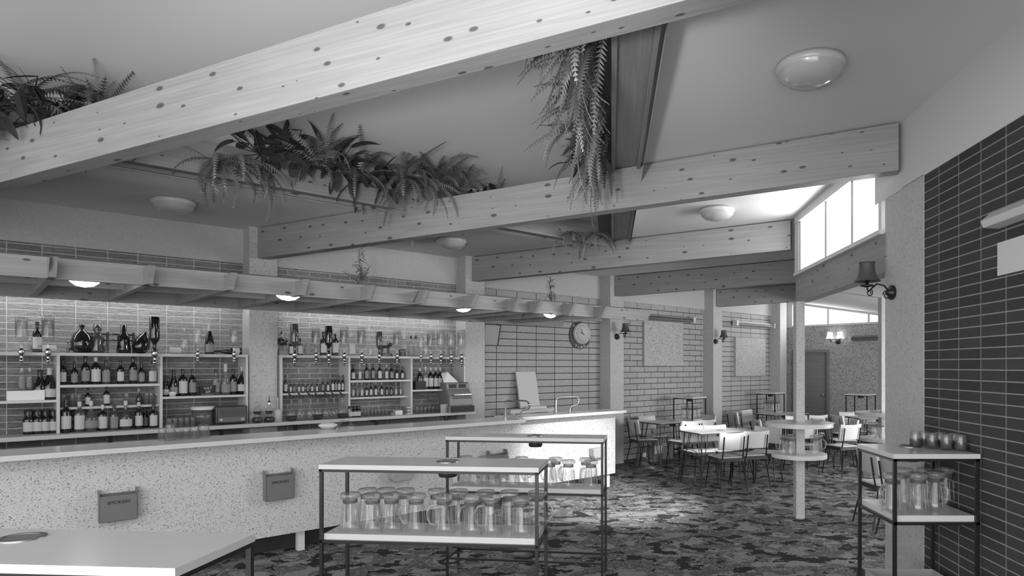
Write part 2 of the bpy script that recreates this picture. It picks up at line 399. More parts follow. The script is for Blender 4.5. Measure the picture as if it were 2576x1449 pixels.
# right wall: brick, pier, bulkhead
yb = lu(2325); yc = lu(2272); yd = lu(2225)
struct(MB().box(-2.0, yb, -.2, 0, 0, 2.95).build('wall_right', 'brick', loc=(CR, 0, 0), rz=AR), 'dark brick wall with pale joints', 'wall')
struct(MB().box(yb, yc, -.2, .004, 0, 2.95).build('trim_12', 'pebble_col', loc=(CR, 0, 0), rz=AR))
struct(MB().box(yc, yd, -.2, -.004, 0, 2.95).build('trim_13', 'pebble_col', loc=(CR, 0, 0), rz=AR))
struct(MB().box(-2.0, 5.15, -.2, .004, 2.94, 3.60).build('trim_3', 'plaster', loc=(CR, 0, 0), rz=AR), 'cream bulkhead above the dark brick wall', 'bulkhead')
# glulam under the clerestory and the clerestory itself
gl = MB().box(4.95, 7.36, -.13, .004, 2.39, 2.685).build('glulam_beam', 'wood', loc=(CR, 0, 0), rz=AR)
tag(gl, 'timber beam under the clerestory window, running from pebbled pier to pole', 'beam')
cw = MB(); ys = [5.065, 5.65, 6.346, 7.21]
cw.box(5.0, 7.36, -.10, .03, 2.685, 2.72); cw.box(5.0, 7.36, -.08, .02, 3.27, 3.42)
for y in ys: cw.box(y-.028, y+.028, -.08, 0, 2.7, 3.4)
cwo = struct(cw.build('window_2', 'white', loc=(CR, 0, 0), rz=AR), 'clerestory window above the timber beam', 'window')
MB().poly([(5.0, -.04, 2.7), (7.3, -.04, 2.7), (7.3, -.04, 3.3), (5.0, -.04, 3.3)]).build('pane', 'pane', cwo)
struct(MB().box(7.26, 7.40, -.13, .006, 2.685, 3.45).build('trim_14', 'white', loc=(CR, 0, 0), rz=AR))
# ceilings
def cz(p, dz=0): return (p[0], p[1], ceil_z(p)+dz)
A = wp(-6.2, 8.05); B = Vector((4.71, 15.6, 0)); F = fp(ru(2013)+.05, .1); P = rp(7.40, -.06)
G = rp(-2.0, -.1); s_out, s_in = 6.11, 5.87; c_out, c_in = .24, 0.0
def sc_x(s, c): Y = (s+sW*c)/(cW-sW*.0351); return Vector((c+.0351*Y, Y, 0))
ao = sc_x(s_out, c_out); ai = sc_x(s_in, c_in)
def cl(c, Y): return Vector((c+.0351*Y, Y, 0))
ce = MB()
for pl in ([A, B, F, ao, wp(-6.2, s_out)], [F, P, ao], [P, G, cl(c_out, -2.0), ao]):
    n = len(pl)
    ce.add([cz(p) for p in pl]+[cz(p, .08) for p in pl], [tuple(range(n)), tuple(range(2*n-1, n-1, -1))]+[(i, (i+1) % n, (i+1) % n+n, i+n) for i in range(n)])
struct(ce.build('ceiling', 'ceiling'), 'flat pale ceiling above the timber beams', 'ceiling')
def rz_(p): s_ = -sW*p[0]+cW*p[1]; return 3.66+.27*(6.13-s_)
def rr(p): return (p[0], p[1], rz_(p))
rc = MB(); la, lb_, lc, ld = wp(-6.2, 6.13), Vector((ao.x+.06, ao.y+.1, 0)), cl(c_out+.02, -2.0), Vector((-9.5, -2.0, 0))
rc.poly([rr(lb_), rr(la), rr(ld), rr(lc)])
rc.poly([(la.x, la.y, 3.2), (ao.x, ao.y, 3.2), rr(lb_), rr(la)])
rc.poly([(lc.x, lc.y, 3.2), (ao.x, ao.y, 3.2), rr(lb_), rr(lc)])
struct(rc.build('ceiling_raised', 'plaster'))
bpy.data.objects['ceiling_raised'].name = 'ceiling.001'
# annex ceiling and the fascia between the two roofs
an = MB(); pl = [rp(4.95, -.13), rp(7.40, -.10), F, fp(FW, .1), Vector((pA.x+.3, 7.0, 0)), Vector((pA.x+.3, 4.6, 0))]
an.add([(p.x, p.y, annex_z(p)) for p in pl], [tuple(range(len(pl)))])
an.poly([(P.x, P.y, 2.4), (F.x, F.y, annex_z(F)-.0), (F.x, F.y, ceil_z(F)+.05), (P.x, P.y, ceil_z(P)+.05)])
struct(an.build('ceiling_annex', 'ceiling')); bpy.data.objects['ceiling_annex'].name = 'ceiling.002'

# ================================================================ BEAMS
bt = [-3.35, -.49, 2.42, 5.23, 8.11, 11.05]
bdir = Vector((.912, -.410, 0)); AB = math.atan2(-.410, .912)
blabels = ['nearest glulam roof beam, high at the upper left, mostly out of frame', 'massive knotty pine roof beam crossing the top of the room, nearest and longest',
           'knotty pine roof beam running from the left pillar to the bulkhead above the dark brick', 'third pine roof beam back, ending at the clerestory post',
           'fourth pine roof beam back, between clock wall and clerestory post', 'short dark pine roof beam nearest the far corner']
for i, t in enumerate(bt):
    if i == 0: continue
    p0 = wp(t, 7.81)
    # end where the beam meets the right hand line
    if i <= 3:
        q = 0
        while True:
            p = p0+bdir*q
            if (p.x-CR-.0351*p.y) > -.02: break
            q += .01
    else:
        q = 0
        while True:
            p = p0+bdir*q
            if p.x/p.y > .3205: break
            q += .01
    Lb = q; zt0 = ceil_z(p0)-.012; zt1 = ceil_z(p0+bdir*Lb)-.012
    prof = [(0, zt0-.335), (Lb, zt1-.335), (Lb, zt1), (0, zt0)]
    o = MB().prism(prof, -.065, .065).build('roof_beam', 'wood', loc=p0, rz=AB, bevel=.004)
    tag(o, blabels[i], 'beam')
# planter boxes round the raised ceiling
def planter_left(t0, t1, label):
    th = thing('planter_trough', label, 'planter', wp(t0, s_in), AW, None)
    zb = ceil_z(wp(0, 6.0))-.075; n = t1-t0
    MB().box(0, n, 0, .03, zb, zb+.27).build('front_board', 'wood2', th)
    MB().box(0, n, .21, .24, zb, zb+.27).build('back_board', 'wood2', th)
    MB().box(0, n, .03, .21, zb+.03, zb+.05).build('underside_panel', 'joist', th)
def beamline(i):      # t where beam i crosses s=5.87
    p0 = wp(bt[i], 7.81); q = (7.81-5.9)/.926; p = p0+bdir*q
    return p.x*cW+p.y*sW
tb = [beamline(i) for i in range(6)]
planter_left(-4.5, tb[1], 'planter trough at the upper left, left of the massive near beam')
planter_left(tb[1], tb[2], 'long planter trough between the two nearest roof beams, on the bar side')
planter_left(tb[2], ai.x*cW+ai.y*sW, 'small planter trough behind the second roof beam, bar side')
def planter_right(y0, y1, label):
    zb = ceil_z((.3, (y0+y1)/2))-.07
    th = thing('planter_trough', label, 'planter', cl(0, y0), AR)
    n = y1-y0
    MB().box(0, n, -.03, 0, zb, zb+.27).build('front_board', 'joist', th)
    MB().box(0, n, -.24, -.21, zb, zb+.27).build('back_board', 'joist', th)
    MB().box(0, n, -.21, -.03, zb+.03, zb+.05).build('underside_panel', 'joist', th)
    MB().box(0, n, .0, .15, zb+.06, zb+.075).build('lining_board', 'joist_dark', th)
def beamY(i, c):
    p0 = wp(bt[i], 7.81)
    q = (c+.0351*p0.y-p0.x)/(.912+.0351*.41); return (p0+bdir*q).y
planter_right(beamY(1, .12)+.05, beamY(2, .12), 'steep grey planter trough between the two nearest roof beams, window side')
planter_right(beamY(2, .12), beamY(3, .12), 'short planter trough behind the second roof beam, window side')

# ================================================================ FOLIAGE
def frond(mb, base, az, length, up, droop, width, mi=0, serr=True, seg=9):
    p = Vector(base); el = up; d_az = Vector((math.cos(az), math.sin(az), 0)); side = Vector((-math.sin(az), math.cos(az), 0))
    if serr: seg = max(8, int(length/.022))
    pts = []; tw = random.uniform(-.8, .8); sd = side*math.cos(tw)+Vector((0, 0, 1))*math.sin(tw)
    for i in range(seg+1):
        f = i/seg; w_ = width*(math.sin(PI*min(1, f*.85+.12))**.6)*(1-f*.5)
        if i == seg: w_ = .001
        d = d_az*math.cos(el)+Vector((0, 0, 1))*math.sin(el)
        pts.append((p.copy(), w_, d)); p = p+d*(length/seg); el -= droop/seg
    vs = []; fs = []
    if serr:
        for i, (q, w_, d) in enumerate(pts):
            st = d*(length/seg)*.42; k = len(vs); w2 = w_*random.uniform(.85, 1.15)
            dr = Vector((0, 0, -w_*.35))
            vs += [q-st, q+st, q+sd*w2*1.25+d*w_*.5+dr, q-sd*w2*1.25+d*w_*.5+dr]
            fs += [(k, k+1, k+2), (k+1, k, k+3)]
        mb.add(vs, fs, mi, False)
        mb.tube([q for q, w_, d in pts[::2]], .0022, 3, mi, False)
    else:
        for q, w_, d in pts: vs += [q-sd*w_, q+Vector((0, 0, -w_*.25)), q+sd*w_]
        for i in range(seg):
            a = i*3; fs += [(a, a+1, a+4, a+3), (a+1, a+2, a+5, a+4)]
        mb.add(vs, fs, mi, False)
def fern(loc, label, n=14, r=.38, wd=.022, up=(-.1, 1.45), droop=(.3, 2.8), az=(0, 2*PI), mats=('fern', 'fern2'), group=None):
    mb = MB()
    n = int(n*1.4)
    for i in range(n):
        frond(mb, (random.uniform(-.05, .05), random.uniform(-.05, .05), 0), random.uniform(*az), r*random.uniform(.7, 1.2), random.uniform(*up), random.uniform(*droop), wd*1.6*random.uniform(.8, 1.3), random.randint(0, 1))
    o = mb.build('fern', mats, loc=loc); return tag(o, label, 'plant', group)
def broad(loc, label, n=16, r=.15, spread=.16):
    mb = MB(); n = int(n*1.25); r *= 1.15
    for i in range(n):
        a = random.uniform(0, 2*PI); e = random.uniform(-1.0, 1.2); c = Vector((random.uniform(-spread, spread), random.uniform(-spread, spread), random.uniform(-.12, .16)))
        mb.tube([(0, 0, 0), c], .004, 5)
        frond(mb, c, a, r*random.uniform(.7, 1.2), e, random.uniform(.3, 1.2), .045*random.uniform(.8, 1.3), 0, False, 6)
    o = mb.build('broadleaf_plant', ('leaf',), loc=loc); return tag(o, label, 'plant')
def Lp(u, ds=0, dz=0):      # on the left trough, seen at column u
    s = 5.82+ds; t = tu(u, s); p = wp(t, s); p.z = 3.43+dz; return p
ns = ['broad dark-leaved plant at the far left end of the upper left trough', 'spiky fern hanging over the upper left trough, above the near beam']
broad(Lp(80, -.1, -.02), ns[0], 22, .2, .2)
fern(Lp(60, -.12, 0), 'drooping fern beside the dark broad leaves at the upper left', 16, .5, .03)
broad(Lp(190, 0, -.04), 'second dark broad-leaved plant, right of the drooping fern at the upper left', 20, .2, .2)
fern(Lp(255, 0, 0), ns[1], 20, .42, .026)
fern(Lp(455, 0, .03), 'fern tip poking up behind the massive near beam, upper left', 7, .42, .02, (.9, 1.5), (.2, .8))
fern(Lp(545, -.12, -.16), 'trailing fern at the left end of the long trough, under the near beam', 16, .48, .026, (-.2, .6), (1.2, 2.4))
fern(Lp(600, -.14, -.12), 'hanging fern under the near beam, right of the leftmost trailing one', 12, .5, .026, (-.2, .6), (1.2, 2.4))
broad(Lp(655, -.1, -.02), 'dark broad-leaved plant close under the near beam', 20, .19, .2)
broad(Lp(745, -.05, .08), 'dark broad leaves rising behind the near beam, left part of the long trough', 24, .2, .22)
fern(Lp(800, -.14, -.02), 'curling fern in front of the dark leaves, middle of the long trough', 16, .48, .028)
broad(Lp(850, 0, .04), 'glossy broad-leaved plant in the middle of the long trough', 26, .2, .22)
fern(Lp(905, -.1, -.02), 'pale drooping fern just right of the glossy broad leaves', 14, .5, .03)
broad(Lp(935, 0, -.02), 'pointed dark leaves right of the trough middle', 20, .2, .18)
fern(Lp(1010, -.08, .04), 'tall arching fern right of the pointed dark leaves', 22, .55, .03)
fern(Lp(1060, -.14, -.02), 'long hanging fern whose tips cross the second roof beam', 18, .66, .034, (-.3, .7), (1.0, 2.2))
fern(Lp(1100, -.06, .06), 'dense upright fern left of the trough end', 26, .5, .03)
fern(Lp(1150, -.04, .02), 'bushy fern near the right end of the long trough', 22, .42, .028)
broad(Lp(1215, 0, 0), 'low dark broad-leaved plant near the right end of the long trough', 18, .15, .16)
fern(Lp(1250, 0, .02), 'small spiky fern at the right end of the long trough', 14, .34, .018)
def Rp(Y, c=-.08, dz=0): p = cl(c, Y); p.z = 3.34+dz; return p
hang = dict(up=(-1.2, .6), droop=(.4, 1.6), az=(PI*.6, PI*1.5))
fern(Rp(3.2), 'hanging fern at the top of the steep trough, close to the near beam', 22, .5, .024, **hang)
fern(Rp(3.6), 'knotted hanging fern second from the top of the steep trough', 24, .5, .022, **hang)
broad(Rp(4.0, -.18, -.02), 'round dark leaves jutting left from the steep trough', 12, .13, .1)
fern(Rp(4.3), 'long trailing fern in the middle of the steep trough', 24, .55, .024, **hang)
broad(Rp(4.75, -.22, -.06), 'dark broad leaves low on the steep trough', 14, .16, .12)
fern(Rp(4.9), 'curling fern above the second roof beam on the steep trough', 20, .5, .024, **hang)
fern(Rp(5.25, -.05, -.02), 'lowest trailing fern whose tips hang over the second roof beam face', 12, .5, .02, up=(-1.2, -.3), droop=(.2, .8), az=(PI, PI*1.6))
fern(Lp(1435, -.05, -.18), 'small fern hanging in the short trough behind the second roof beam', 14, .32, .02, (-.4, .6), (1, 2))
fern(Lp(1500, -.15, -.15), 'fern trailing at the tip of the short trough behind the second roof beam', 12, .36, .02, (-.8, .4), (1, 2))

# ================================================================ CEILING LAMPS
def dome_lamp(loc, label, r):
    th = thing('ceiling_lamp', label, 'ceiling light', loc, 0)
    MB().lathe([(r*.55, 0), (r, -.005), (r*1.03, -.03), (r*.96, -.045)], 36).build('rim', 'opalrim', th)
    MB().lathe([(r*.96, -.045), (r*.9, -.075), (r*.7, -.105), (r*.35, -.122), (0, -.126)], 36).build('glass_bowl', 'opal', th)
    return th
for (x, y, r, lb) in ((1.27, 3.75, .19, 'large unlit dome ceiling lamp at the upper right, before the near planter trough'), (-3.9, 6.17, .18, 'unlit dome ceiling lamp at the left, above the bar bottles'),
                   (-1.69, 8.1, .18, 'unlit dome ceiling lamp over the cash register end, half behind the second roof beam'), (1.36, 6.93, .18, 'unlit dome ceiling lamp beside the clerestory, low behind the second roof beam')):
    dome_lamp((x, y, ceil_z((x, y))), lb, r)

# ================================================================ BAR CANOPY
zc = 2.30
can = thing('bar_canopy', 'slatted pine canopy of rafters hung over the bar', 'canopy', (0, 0, 0), AW)
tend = tu(1645, 5.98)
MB().prism([(-3.6, zc), (tend-.14, zc), (tend, zc+.15), (-3.6, zc+.15)], 6.0, 6.045).build('front_beam', 'wood2', can)
tR = tu(1225, 7.8)
MB().prism([(-3.6, zc-.005), (tend-.18, zc-.005), (tend-.12, zc+.13), (-3.6, zc+.13)], 7.70, 7.745).build('rear_beam', 'wood2', can)
MB().box(-3.6, tend-.2, 6.8, 6.845, zc+.03, zc+.14).build('middle_beam', 'wood2', can)
MB().box(-3.6, tend-.2, 6.045, 7.70, zc+.15, zc+.165).build('added_shade_board', 'shaded_board', can)  # cover board added to keep the canopy interior dark
tips = [135, 380, 588, 771, 935, 1072, 1198, 1304, 1361, 1446, 1525]
tt = sorted(set(round(tu(u, 5.80), 2) for u in tips))
print('rafter t', tt)
tlist = [tt[0]-.72*k for k in (4, 3, 2, 1)]+tt
for t in tlist:
    MB().prism([(5.88, zc), (7.70, zc), (7.70, zc+.13), (5.78, zc+.13)], t-.022, t+.022, 'x').build('rafter', 'wood2', can)
for k, t in enumerate(tlist):   # short raked block ends between front of each rafter
    pass
for u, v, w_, lb in ((213, 706, 70, 'leftmost'), (725, 746, 62, 'second from the left'), (1165, 769, 46, 'third from the left'), (1385, 795, 38, 'rightmost')):
    s = 6.22; t = tu(u, s); p = wp(t, s, zc+.085)
    r = w_*p.y/1650/2*1.05
    th = thing('canopy_lamp', 'lit white bowl lamp under the bar canopy, %s of four' % lb, 'lamp', p, 0)
    MB().lathe([(r, 0), (r*.97, -.04), (r*.8, -.075), (r*.5, -.10), (0, -.112)], 28).build('glass_bowl', 'lampglow', th)
    MB().lathe([(0, .03), (.03, .03), (r, 0)], 28).build('cap', 'white', th)
    MB().tube([(0, 0, .03), (0, 0, .09)], .012).build('stem', 'white', th)
# fluorescent battens that wash the stone behind the bottles
for a, b_, lb in ((-2.8, -.7, 'far left bay'), (-.3, 2.2, 'left shelving'), (2.65, 4.95, 'right shelving')):
    th = thing('strip_light', 'fluorescent batten hidden behind the canopy above the %s' % lb, 'strip light', wp((a+b_)/2, 7.86, zc+.07), AW)
    h = (b_-a)/2
    MB().box(-h, h, -.05, .05, .03, .07).build('batten', 'white', th)
    MB().tube([(-h+.03, 0, .008), (h-.03, 0, .008)], .016, 10).build('tube', 'tube', th)
# climbing sprays standing on the canopy
def spray(u, s, z0, h, label, wide=1.0):
    p = wp(tu(u, s), s, z0); mb = MB()
    mb.tube([(0, 0, 0), (.01, .0, h*.35), (-.01, .01, h*.7), (.0, 0, h)], .006, 6)
    for i in range(46):
        f = random.random(); z = h*f
        frond(mb, (random.uniform(-.02, .02), random.uniform(-.02, .02), z), random.uniform(0, 2*PI), random.uniform(.05, .10), random.uniform(-.5, 1.2), random.uniform(.2, 1.5), .012, random.randint(0, 1), True, 4)
    for i in range(int(7*wide)):
        frond(mb, (0, 0, .03), random.uniform(0, 2*PI), .2*wide, random.uniform(.5, 1.1), random.uniform(-.2, .6), .02, random.randint(0, 1), True, 8)
    tag(mb.build('climbing_plant', ('fern', 'fern2'), loc=p), label, 'plant')
spray(905, 6.05, zc+.15, .36, 'sprig of greenery standing on the canopy below the second roof beam', 1.0)
spray(1385, 6.05, zc+.15, .30, 'thin climbing sprig on the canopy near the clock', .35)
# ================================================================ BAR COUNTERS
ZT = 1.07
def counter(name, t0, t1, s0, s1, sp, label, endround=False):
    th = thing(name, label, 'bar counter', (0, 0, 0), AW)
    out = [(t0, s0), (t1-.05, s0)]
    if endround: out += [(t1-.05+.05*math.sin(a), s0+.05-.05*math.cos(a)) for a in (.4, .8, 1.2, PI/2)]
    else: out += [(t1, s0)]
    out += [(t1, s1), (t0, s1)]
    MB().prism(out, ZT-.036, ZT-.004, 'z').build('counter_edge', 'lam_edge', th)
    o2 = [(x-.001 if x > t0 else x, y+.0) for x, y in out]
    MB().prism(out, ZT-.004, ZT, 'z').build('counter_top', 'laminate', th)
    return th
c1 = counter('bar_counter', -3.6, 4.68, 5.915, 6.40, 6.07, 'long pebble-fronted bar counter with a pale laminate top', True)
MB().box(-3.6, 4.69, 6.07, 6.12, .186, ZT-.036).build('front_panel', 'pebble', c1)
MB().box(-3.6, 4.60, 6.30, 6.34, 0, .30).build('plinth', 'kick', c1)
for t in (.1, 2.2, 4.3): MB().box(t, t+.06, 6.13, 6.19, 0, .2).build('foot', 'white', c1)
c2 = counter('bar_counter', 4.70, 6.62, 6.18, 6.60, 6.35, 'shorter set-back bar counter at the clock end with a tap font on it')
MB().box(4.70, 6.57, 6.35, 6.40, .189, ZT-.036).build('front_panel', 'pebble', c2)
MB().box(4.8, 6.3, 6.58, 6.6, 0, .30).build('plinth', 'kick', c2)
MB().box(6.46, 6.52, 6.41, 6.47, 0, .2).build('foot', 'white', c2)
# back work ledge under the clock
lg = thing('back_ledge', 'low cream ledge against the block wall below the clock', 'ledge', wp(5.95, 7.9), AW)
MB().box(-.1, .75, -.1, .15, .97, 1.03).build('ledge_top', 'plaster', lg)
MB().box(-.05, .0, -.08, .15, 0, .97).build('leg', 'white', lg); MB().box(.65, .70, -.08, .15, 0, .97).build('leg', 'white', lg)
bd = MB().box(-.19, .19, -.012, .012, 0, .56).build('cutting_board', 'vinyl', loc=wp(6.28, 7.88, 1.04), rz=AW)
bd.rotation_euler = (math.radians(-12), math.radians(0), AW); tag(bd, 'tall pale board leaning on the block wall left of the clock', 'board')
tag(MB().box(-.16, .16, -.06, .06, 0, .035).build('folded_cloth', 'paper', loc=wp(6.33, 7.80, 1.03), rz=AW), 'small white pad at the foot of the leaning board', 'cloth')

# ================================================================ SHELVING
SF = 7.75
lsh = thing('long_shelf', 'long white bottom shelf running past the pebbled pillar behind the bar', 'shelf', (0, 0, 0), AW)
MB().box(-3.4, 5.10, 7.60, 7.795, 1.02, 1.056).box(-.32, 2.27, 7.795, 8.045, 1.02, 1.056).box(2.585, 5.06, 7.795, 8.045, 1.02, 1.056).box(-3.0, -.63, 7.795, 8.045, 1.02, 1.056).build('shelf_board', 'shelf', lsh)
for u in (277, 556, 743, 946, 1121):
    t = tu(u, 7.67); MB().box(t-.018, t+.018, 7.655, 7.675, .78, 1.02).box(t-.012, t+.012, 7.675, 8.045, .995, 1.02).build('bracket', 'black', lsh)
def unit(ts, label):
    th = thing('shelving_unit', label, 'shelving', (0, 0, 0), AW)
    t0, t1, t2, t3 = ts
    MB().box(t0, t3, SF, 8.045, 1.775, 1.803).build('top_shelf', 'shelf', th)
    for t in (t0+.012, t1, t2, t3-.012): MB().box(t-.012, t+.012, SF+.005, 8.045, 1.056, 1.775).build('upright', 'shelf', th)
    MB().box(t0+.024, t1-.012, SF+.01, 8.045, 1.345, 1.368).build('shelf', 'shelf', th)
    MB().box(t1+.012, t2-.012, SF+.01, 8.045, 1.480, 1.503).build('shelf', 'shelf', th)
    MB().box(t1+.012, t2-.012, SF+.07, 8.045, 1.270, 1.292).build('shelf', 'shelf', th)
    MB().box(t2+.012, t3-.024, SF+.01, 8.045, 1.345, 1.368).build('shelf', 'shelf', th)
unit((-.20, .635, 1.445, 2.255), 'white bottle shelving unit on the rough stone, left of the pebbled pillar')
unit((2.59, 3.39, 4.22, 5.04), 'white bottle shelving unit on the running-bond stone, right of the pebbled pillar')

# ================================================================ BOTTLES
def prof_kind(k):      # body outline, unit height: (r, z) with r in metres per 0.30 m height
    return {
     'tall': [(0, 0), (.036, 0), (.038, .02), (.038, .58), (.034, .66), (.016, .74), (.013, .80), (.013, .93), (.015, .94), (.015, .97)],
     'square': [(0, 0), (.042, 0), (.044, .02), (.044, .60), (.038, .68), (.018, .74), (.015, .80), (.014, .93), (.016, .97)],
     'champ': [(0, 0), (.040, 0), (.042, .02), (.042, .38), (.036, .52), (.024, .66), (.016, .78), (.014, .95), (.016, .97)],
     'round': [(0, 0), (.036, 0), (.050, .08), (.058, .25), (.055, .40), (.040, .55), (.018, .66), (.014, .75), (.014, .95), (.016, .97)],
     'small': [(0, 0), (.036, 0), (.038, .03), (.038, .52), (.032, .62), (.018, .70), (.015, .78), (.015, .96)],
     'jar': [(0, 0), (.060, 0), (.064, .04), (.064, .58), (.052, .68), (.044, .72), (.044, .95)],
    }[k]
LBL = {'tall': (.12, .5, .0388), 'square': (.1, .55, .0448), 'champ': (.08, .34, .0428), 'round': (.12, .36, .0585), 'small': (.1, .48, .0388), 'jar': (.12, .5, .065)}
CAP = {'tall': (.016, .86), 'square': (.017, .84), 'champ': (.0165, .74), 'round': (.017, .84), 'small': (.016, .84), 'jar': (.048, .78)}
def bottle(kind, glass, lab, cap, label, loc, h, group=None, upside=False, wide=1.0, chrome=False, lie=False, full_label=True, rz=None):
    key = (kind, glass, lab, cap, chrome)
    root = bpy.data.objects.new('bottle', None); C.objects.link(root); root.empty_display_size = .05
    if key not in BK:
        k = .30
        mb = MB().lathe([(r, z*k) for r, z in prof_kind(kind)], 14); b = mb.build('body', glass)
        parts = [b]
        z0, z1, r = LBL[kind]
        if lab:
            a = -2.0 if full_label else 0
            parts.append(MB().lathe([(r+.0006, z0*k), (r+.0006, z1*k)], 12, a0=-PI/2-1.15, a1=-PI/2+1.15).build('label', lab))
        cr, c0 = CAP[kind]
        if cap and not chrome: parts.append(MB().lathe([(cr, c0*k), (cr, .985*k), (cr*.9, k), (0, k)], 12).build('cap', cap))
        if glass in ('glass',) and lab:
            rr = prof_kind(kind)[2][0]*.92
            parts.append(MB().lathe([(0, .02*k), (rr, .02*k), (rr, .35*k), (0, .35*k)], 12).build('contents', 'glass'))
        if chrome:
            d = MB().lathe([(.014, .93*k), (.018, .95*k), (.022, 1.0*k), (.022, 1.1*k), (.012, 1.13*k), (.012, 1.25*k), (.016, 1.26*k), (.016, 1.32*k), (.006, 1.33*k), (.006, 1.42*k), (0, 1.42*k)], 12)
            parts.append(d.build('dispenser', 'chrome'))
            parts.append(MB().tube([(-.045, 0, 1.36*k), (.045, 0, 1.36*k)], .004, 6).tube([(0, -.0, 1.2*k), (0, -.06, 1.2*k)], .006, 6).build('push_bar', 'steel'))
        BK[key] = parts
        for p in parts: p.parent = root
    else:
        for p in BK[key]:
            c = p.copy(); C.objects.link(c); c.parent = root
    sc = h/.30
    root.scale = (sc*wide, sc*wide, sc)
    root.location = loc
    root.rotation_euler = (0, 0, AW if rz is None else rz)
    if upside: root.rotation_euler = (PI, 0, AW); 
    if lie: root.rotation_euler = (0, PI/2*lie, AW)
    tag(root, label, 'bottle', group); return root
BK = {}
def pxz(v, s, u): k = (u-1480)/1650; Y = s/(cW-sW*k); return H-(v-920.5)*Y/1650
# (u, kind, glass, label, cap, top v, words, s offset)
def row(items, zsh, s, where, group):
    for i, it in enumerate(items):
        u, kind, gl, lb, cp, vtop, words = it[:7]; ds = it[7] if len(it) > 7 else 0; wd = it[8] if len(it) > 8 else 1.0
        ss = s+ds; t = tu(u, ss); h = pxz(vtop, ss, u)-zsh
        bottle(kind, gl, lb, cp, '%s, %s from left, %s' % (words, ORD[i], where), wp(t, ss, zsh), h, group, wide=wd)
DK, CL, MD = 'dkglass', 'glass', 'mdglass'; LB, L2 = 'label', 'label2'
row([(157, 'tall', DK, LB, 'dark', 905, 'dark bottle with a grey label'), (187, 'small', DK, L2, 'dark', 910, 'short dark bottle'), (215, 'tall', DK, L2, 'dark', 896, 'large tall dark bottle'),
     (241, 'square', DK, LB, 'label', 898, 'dark bottle with a big pale label'), (267, 'square', MD, L2, 'dark', 906, 'squat brown bottle'), (303, 'tall', DK, LB, 'dark', 905, 'narrow dark bottle with a pale label'),
     (335, 'tall', DK, L2, 'dark', 896, 'tall dark bottle with a printed label'), (356, 'small', DK, L2, 'dark', 911, 'short dark printed bottle'), (384, 'square', CL, LB, 'dark', 908, 'large pale clear bottle', 0, 1.1)],
    1.503, 7.86, 'left unit upper middle shelf', 'bottles on the upper middle shelf of the left unit')
row([(221, 'small', DK, LB, 'dark', 976, 'dark rounded bottle'), (268, 'square', DK, LB, 'dark', 972, 'dark square bottle with a white label'), (350, 'round', MD, None, 'label', 978, 'dark stoppered flask')],
    1.292, 7.93, 'left unit lower middle shelf', 'bottles on the lower middle shelf of the left unit')
row([(166, 'tall', DK, LB, 'dark', 1004, 'tall dark bottle with a light label'), (200, 'square', MD, LB, 'label', 1010, 'broad bottle with a large printed label'), (229, 'round', CL, L2, 'label', 1008, 'clear round-bodied bottle'),
     (258, 'square', DK, LB, 'label', 1018, 'bottle with a low white label'), (287, 'square', MD, L2, 'dark', 1020, 'squat brown bottle'), (316, 'round', MD, LB, 'label', 1008, 'round bottle with an oval label'),
     (349, 'tall', DK, LB, 'label', 1012, 'bottle with a tall white label'), (365, 'small', DK, L2, 'dark', 1022, 'short dark bottle set behind', .08), (386, 'square', DK, LB, 'dark', 1017, 'dark square-shouldered bottle with a white label', 0, 1.05)],
    1.056, 7.80, 'left unit bottom shelf', 'bottles on the bottom shelf of the left unit')
row([(55, 'tall', CL, L2, 'label', 925, 'clear bottle standing on the white box'), (75, 'tall', CL, L2, 'label', 925, 'clear bottle next along on the white box')],
    1.46, 7.9, 'far left shelf', 'clear bottles on the white box')
row([(101, 'champ', DK, LB, 'dark', 930, 'big dark bottle with a round label', 0, 1.25), (125, 'champ', DK, LB, 'label', 925, 'big dark bottle with a scenic label', 0, 1.25)],
    1.368, 7.86, 'right of the white box', 'big dark bottles by the white box')
row([(72, 'jar', DK, LB, 'dark', 1031, 'dark flagon with an oval label', 0, .9), (95, 'jar', DK, LB, 'dark', 1031, 'dark flagon with an oval label', 0, .9), (116, 'jar', DK, LB, 'dark', 1031, 'dark flagon with an oval label', 0, .9), (135, 'jar', DK, LB, 'dark', 1031, 'dark flagon with an oval label', 0, .9)],
    1.056, 7.86, 'bottom shelf at far left', 'dark flagons at the far left')
row([(417, 'champ', DK, LB, 'dark', 945, 'dark bottle half behind the upright'), (437, 'champ', DK, L2, 'dark', 930, 'dark sloping bottle'), (460, 'square', DK, LB, 'dark', 928, 'broad dark bottle with a large white label'), (484, 'tall', DK, L2, 'dark', 929, 'dark bottle with a printed shield label'),
     (543, 'tall', CL, L2, 'dark', 930, 'clear bottle with a dark label'), (567, 'champ', CL, L2, 'label', 915, 'tall slender clear bottle'), (587, 'tall', DK, L2, 'dark', 928, 'dark printed bottle'), (608, 'round', DK, LB, 'label', 922, 'dark round-bellied bottle', 0, .85)],
    1.368, 7.86, 'left unit right shelf', 'bottles on the right shelf of the left unit')
row([(76, 'small', CL, L2, 'label', 850, 'short clear bottle', .06), (94, 'tall', DK, LB, 'dark', 809, 'tall dark bottle'), (171, 'small', CL, L2, 'dark', 860, 'tiny clear bottle'),
     (463, 'jar', CL, None, None, 822, 'tall clear glass carafe', 0, .8), (527, 'champ', DK, L2, 'label', 816, 'dark long-necked sparkling wine bottle')],
    1.803, 7.86, 'left unit top', 'bottles standing on top of the left unit')
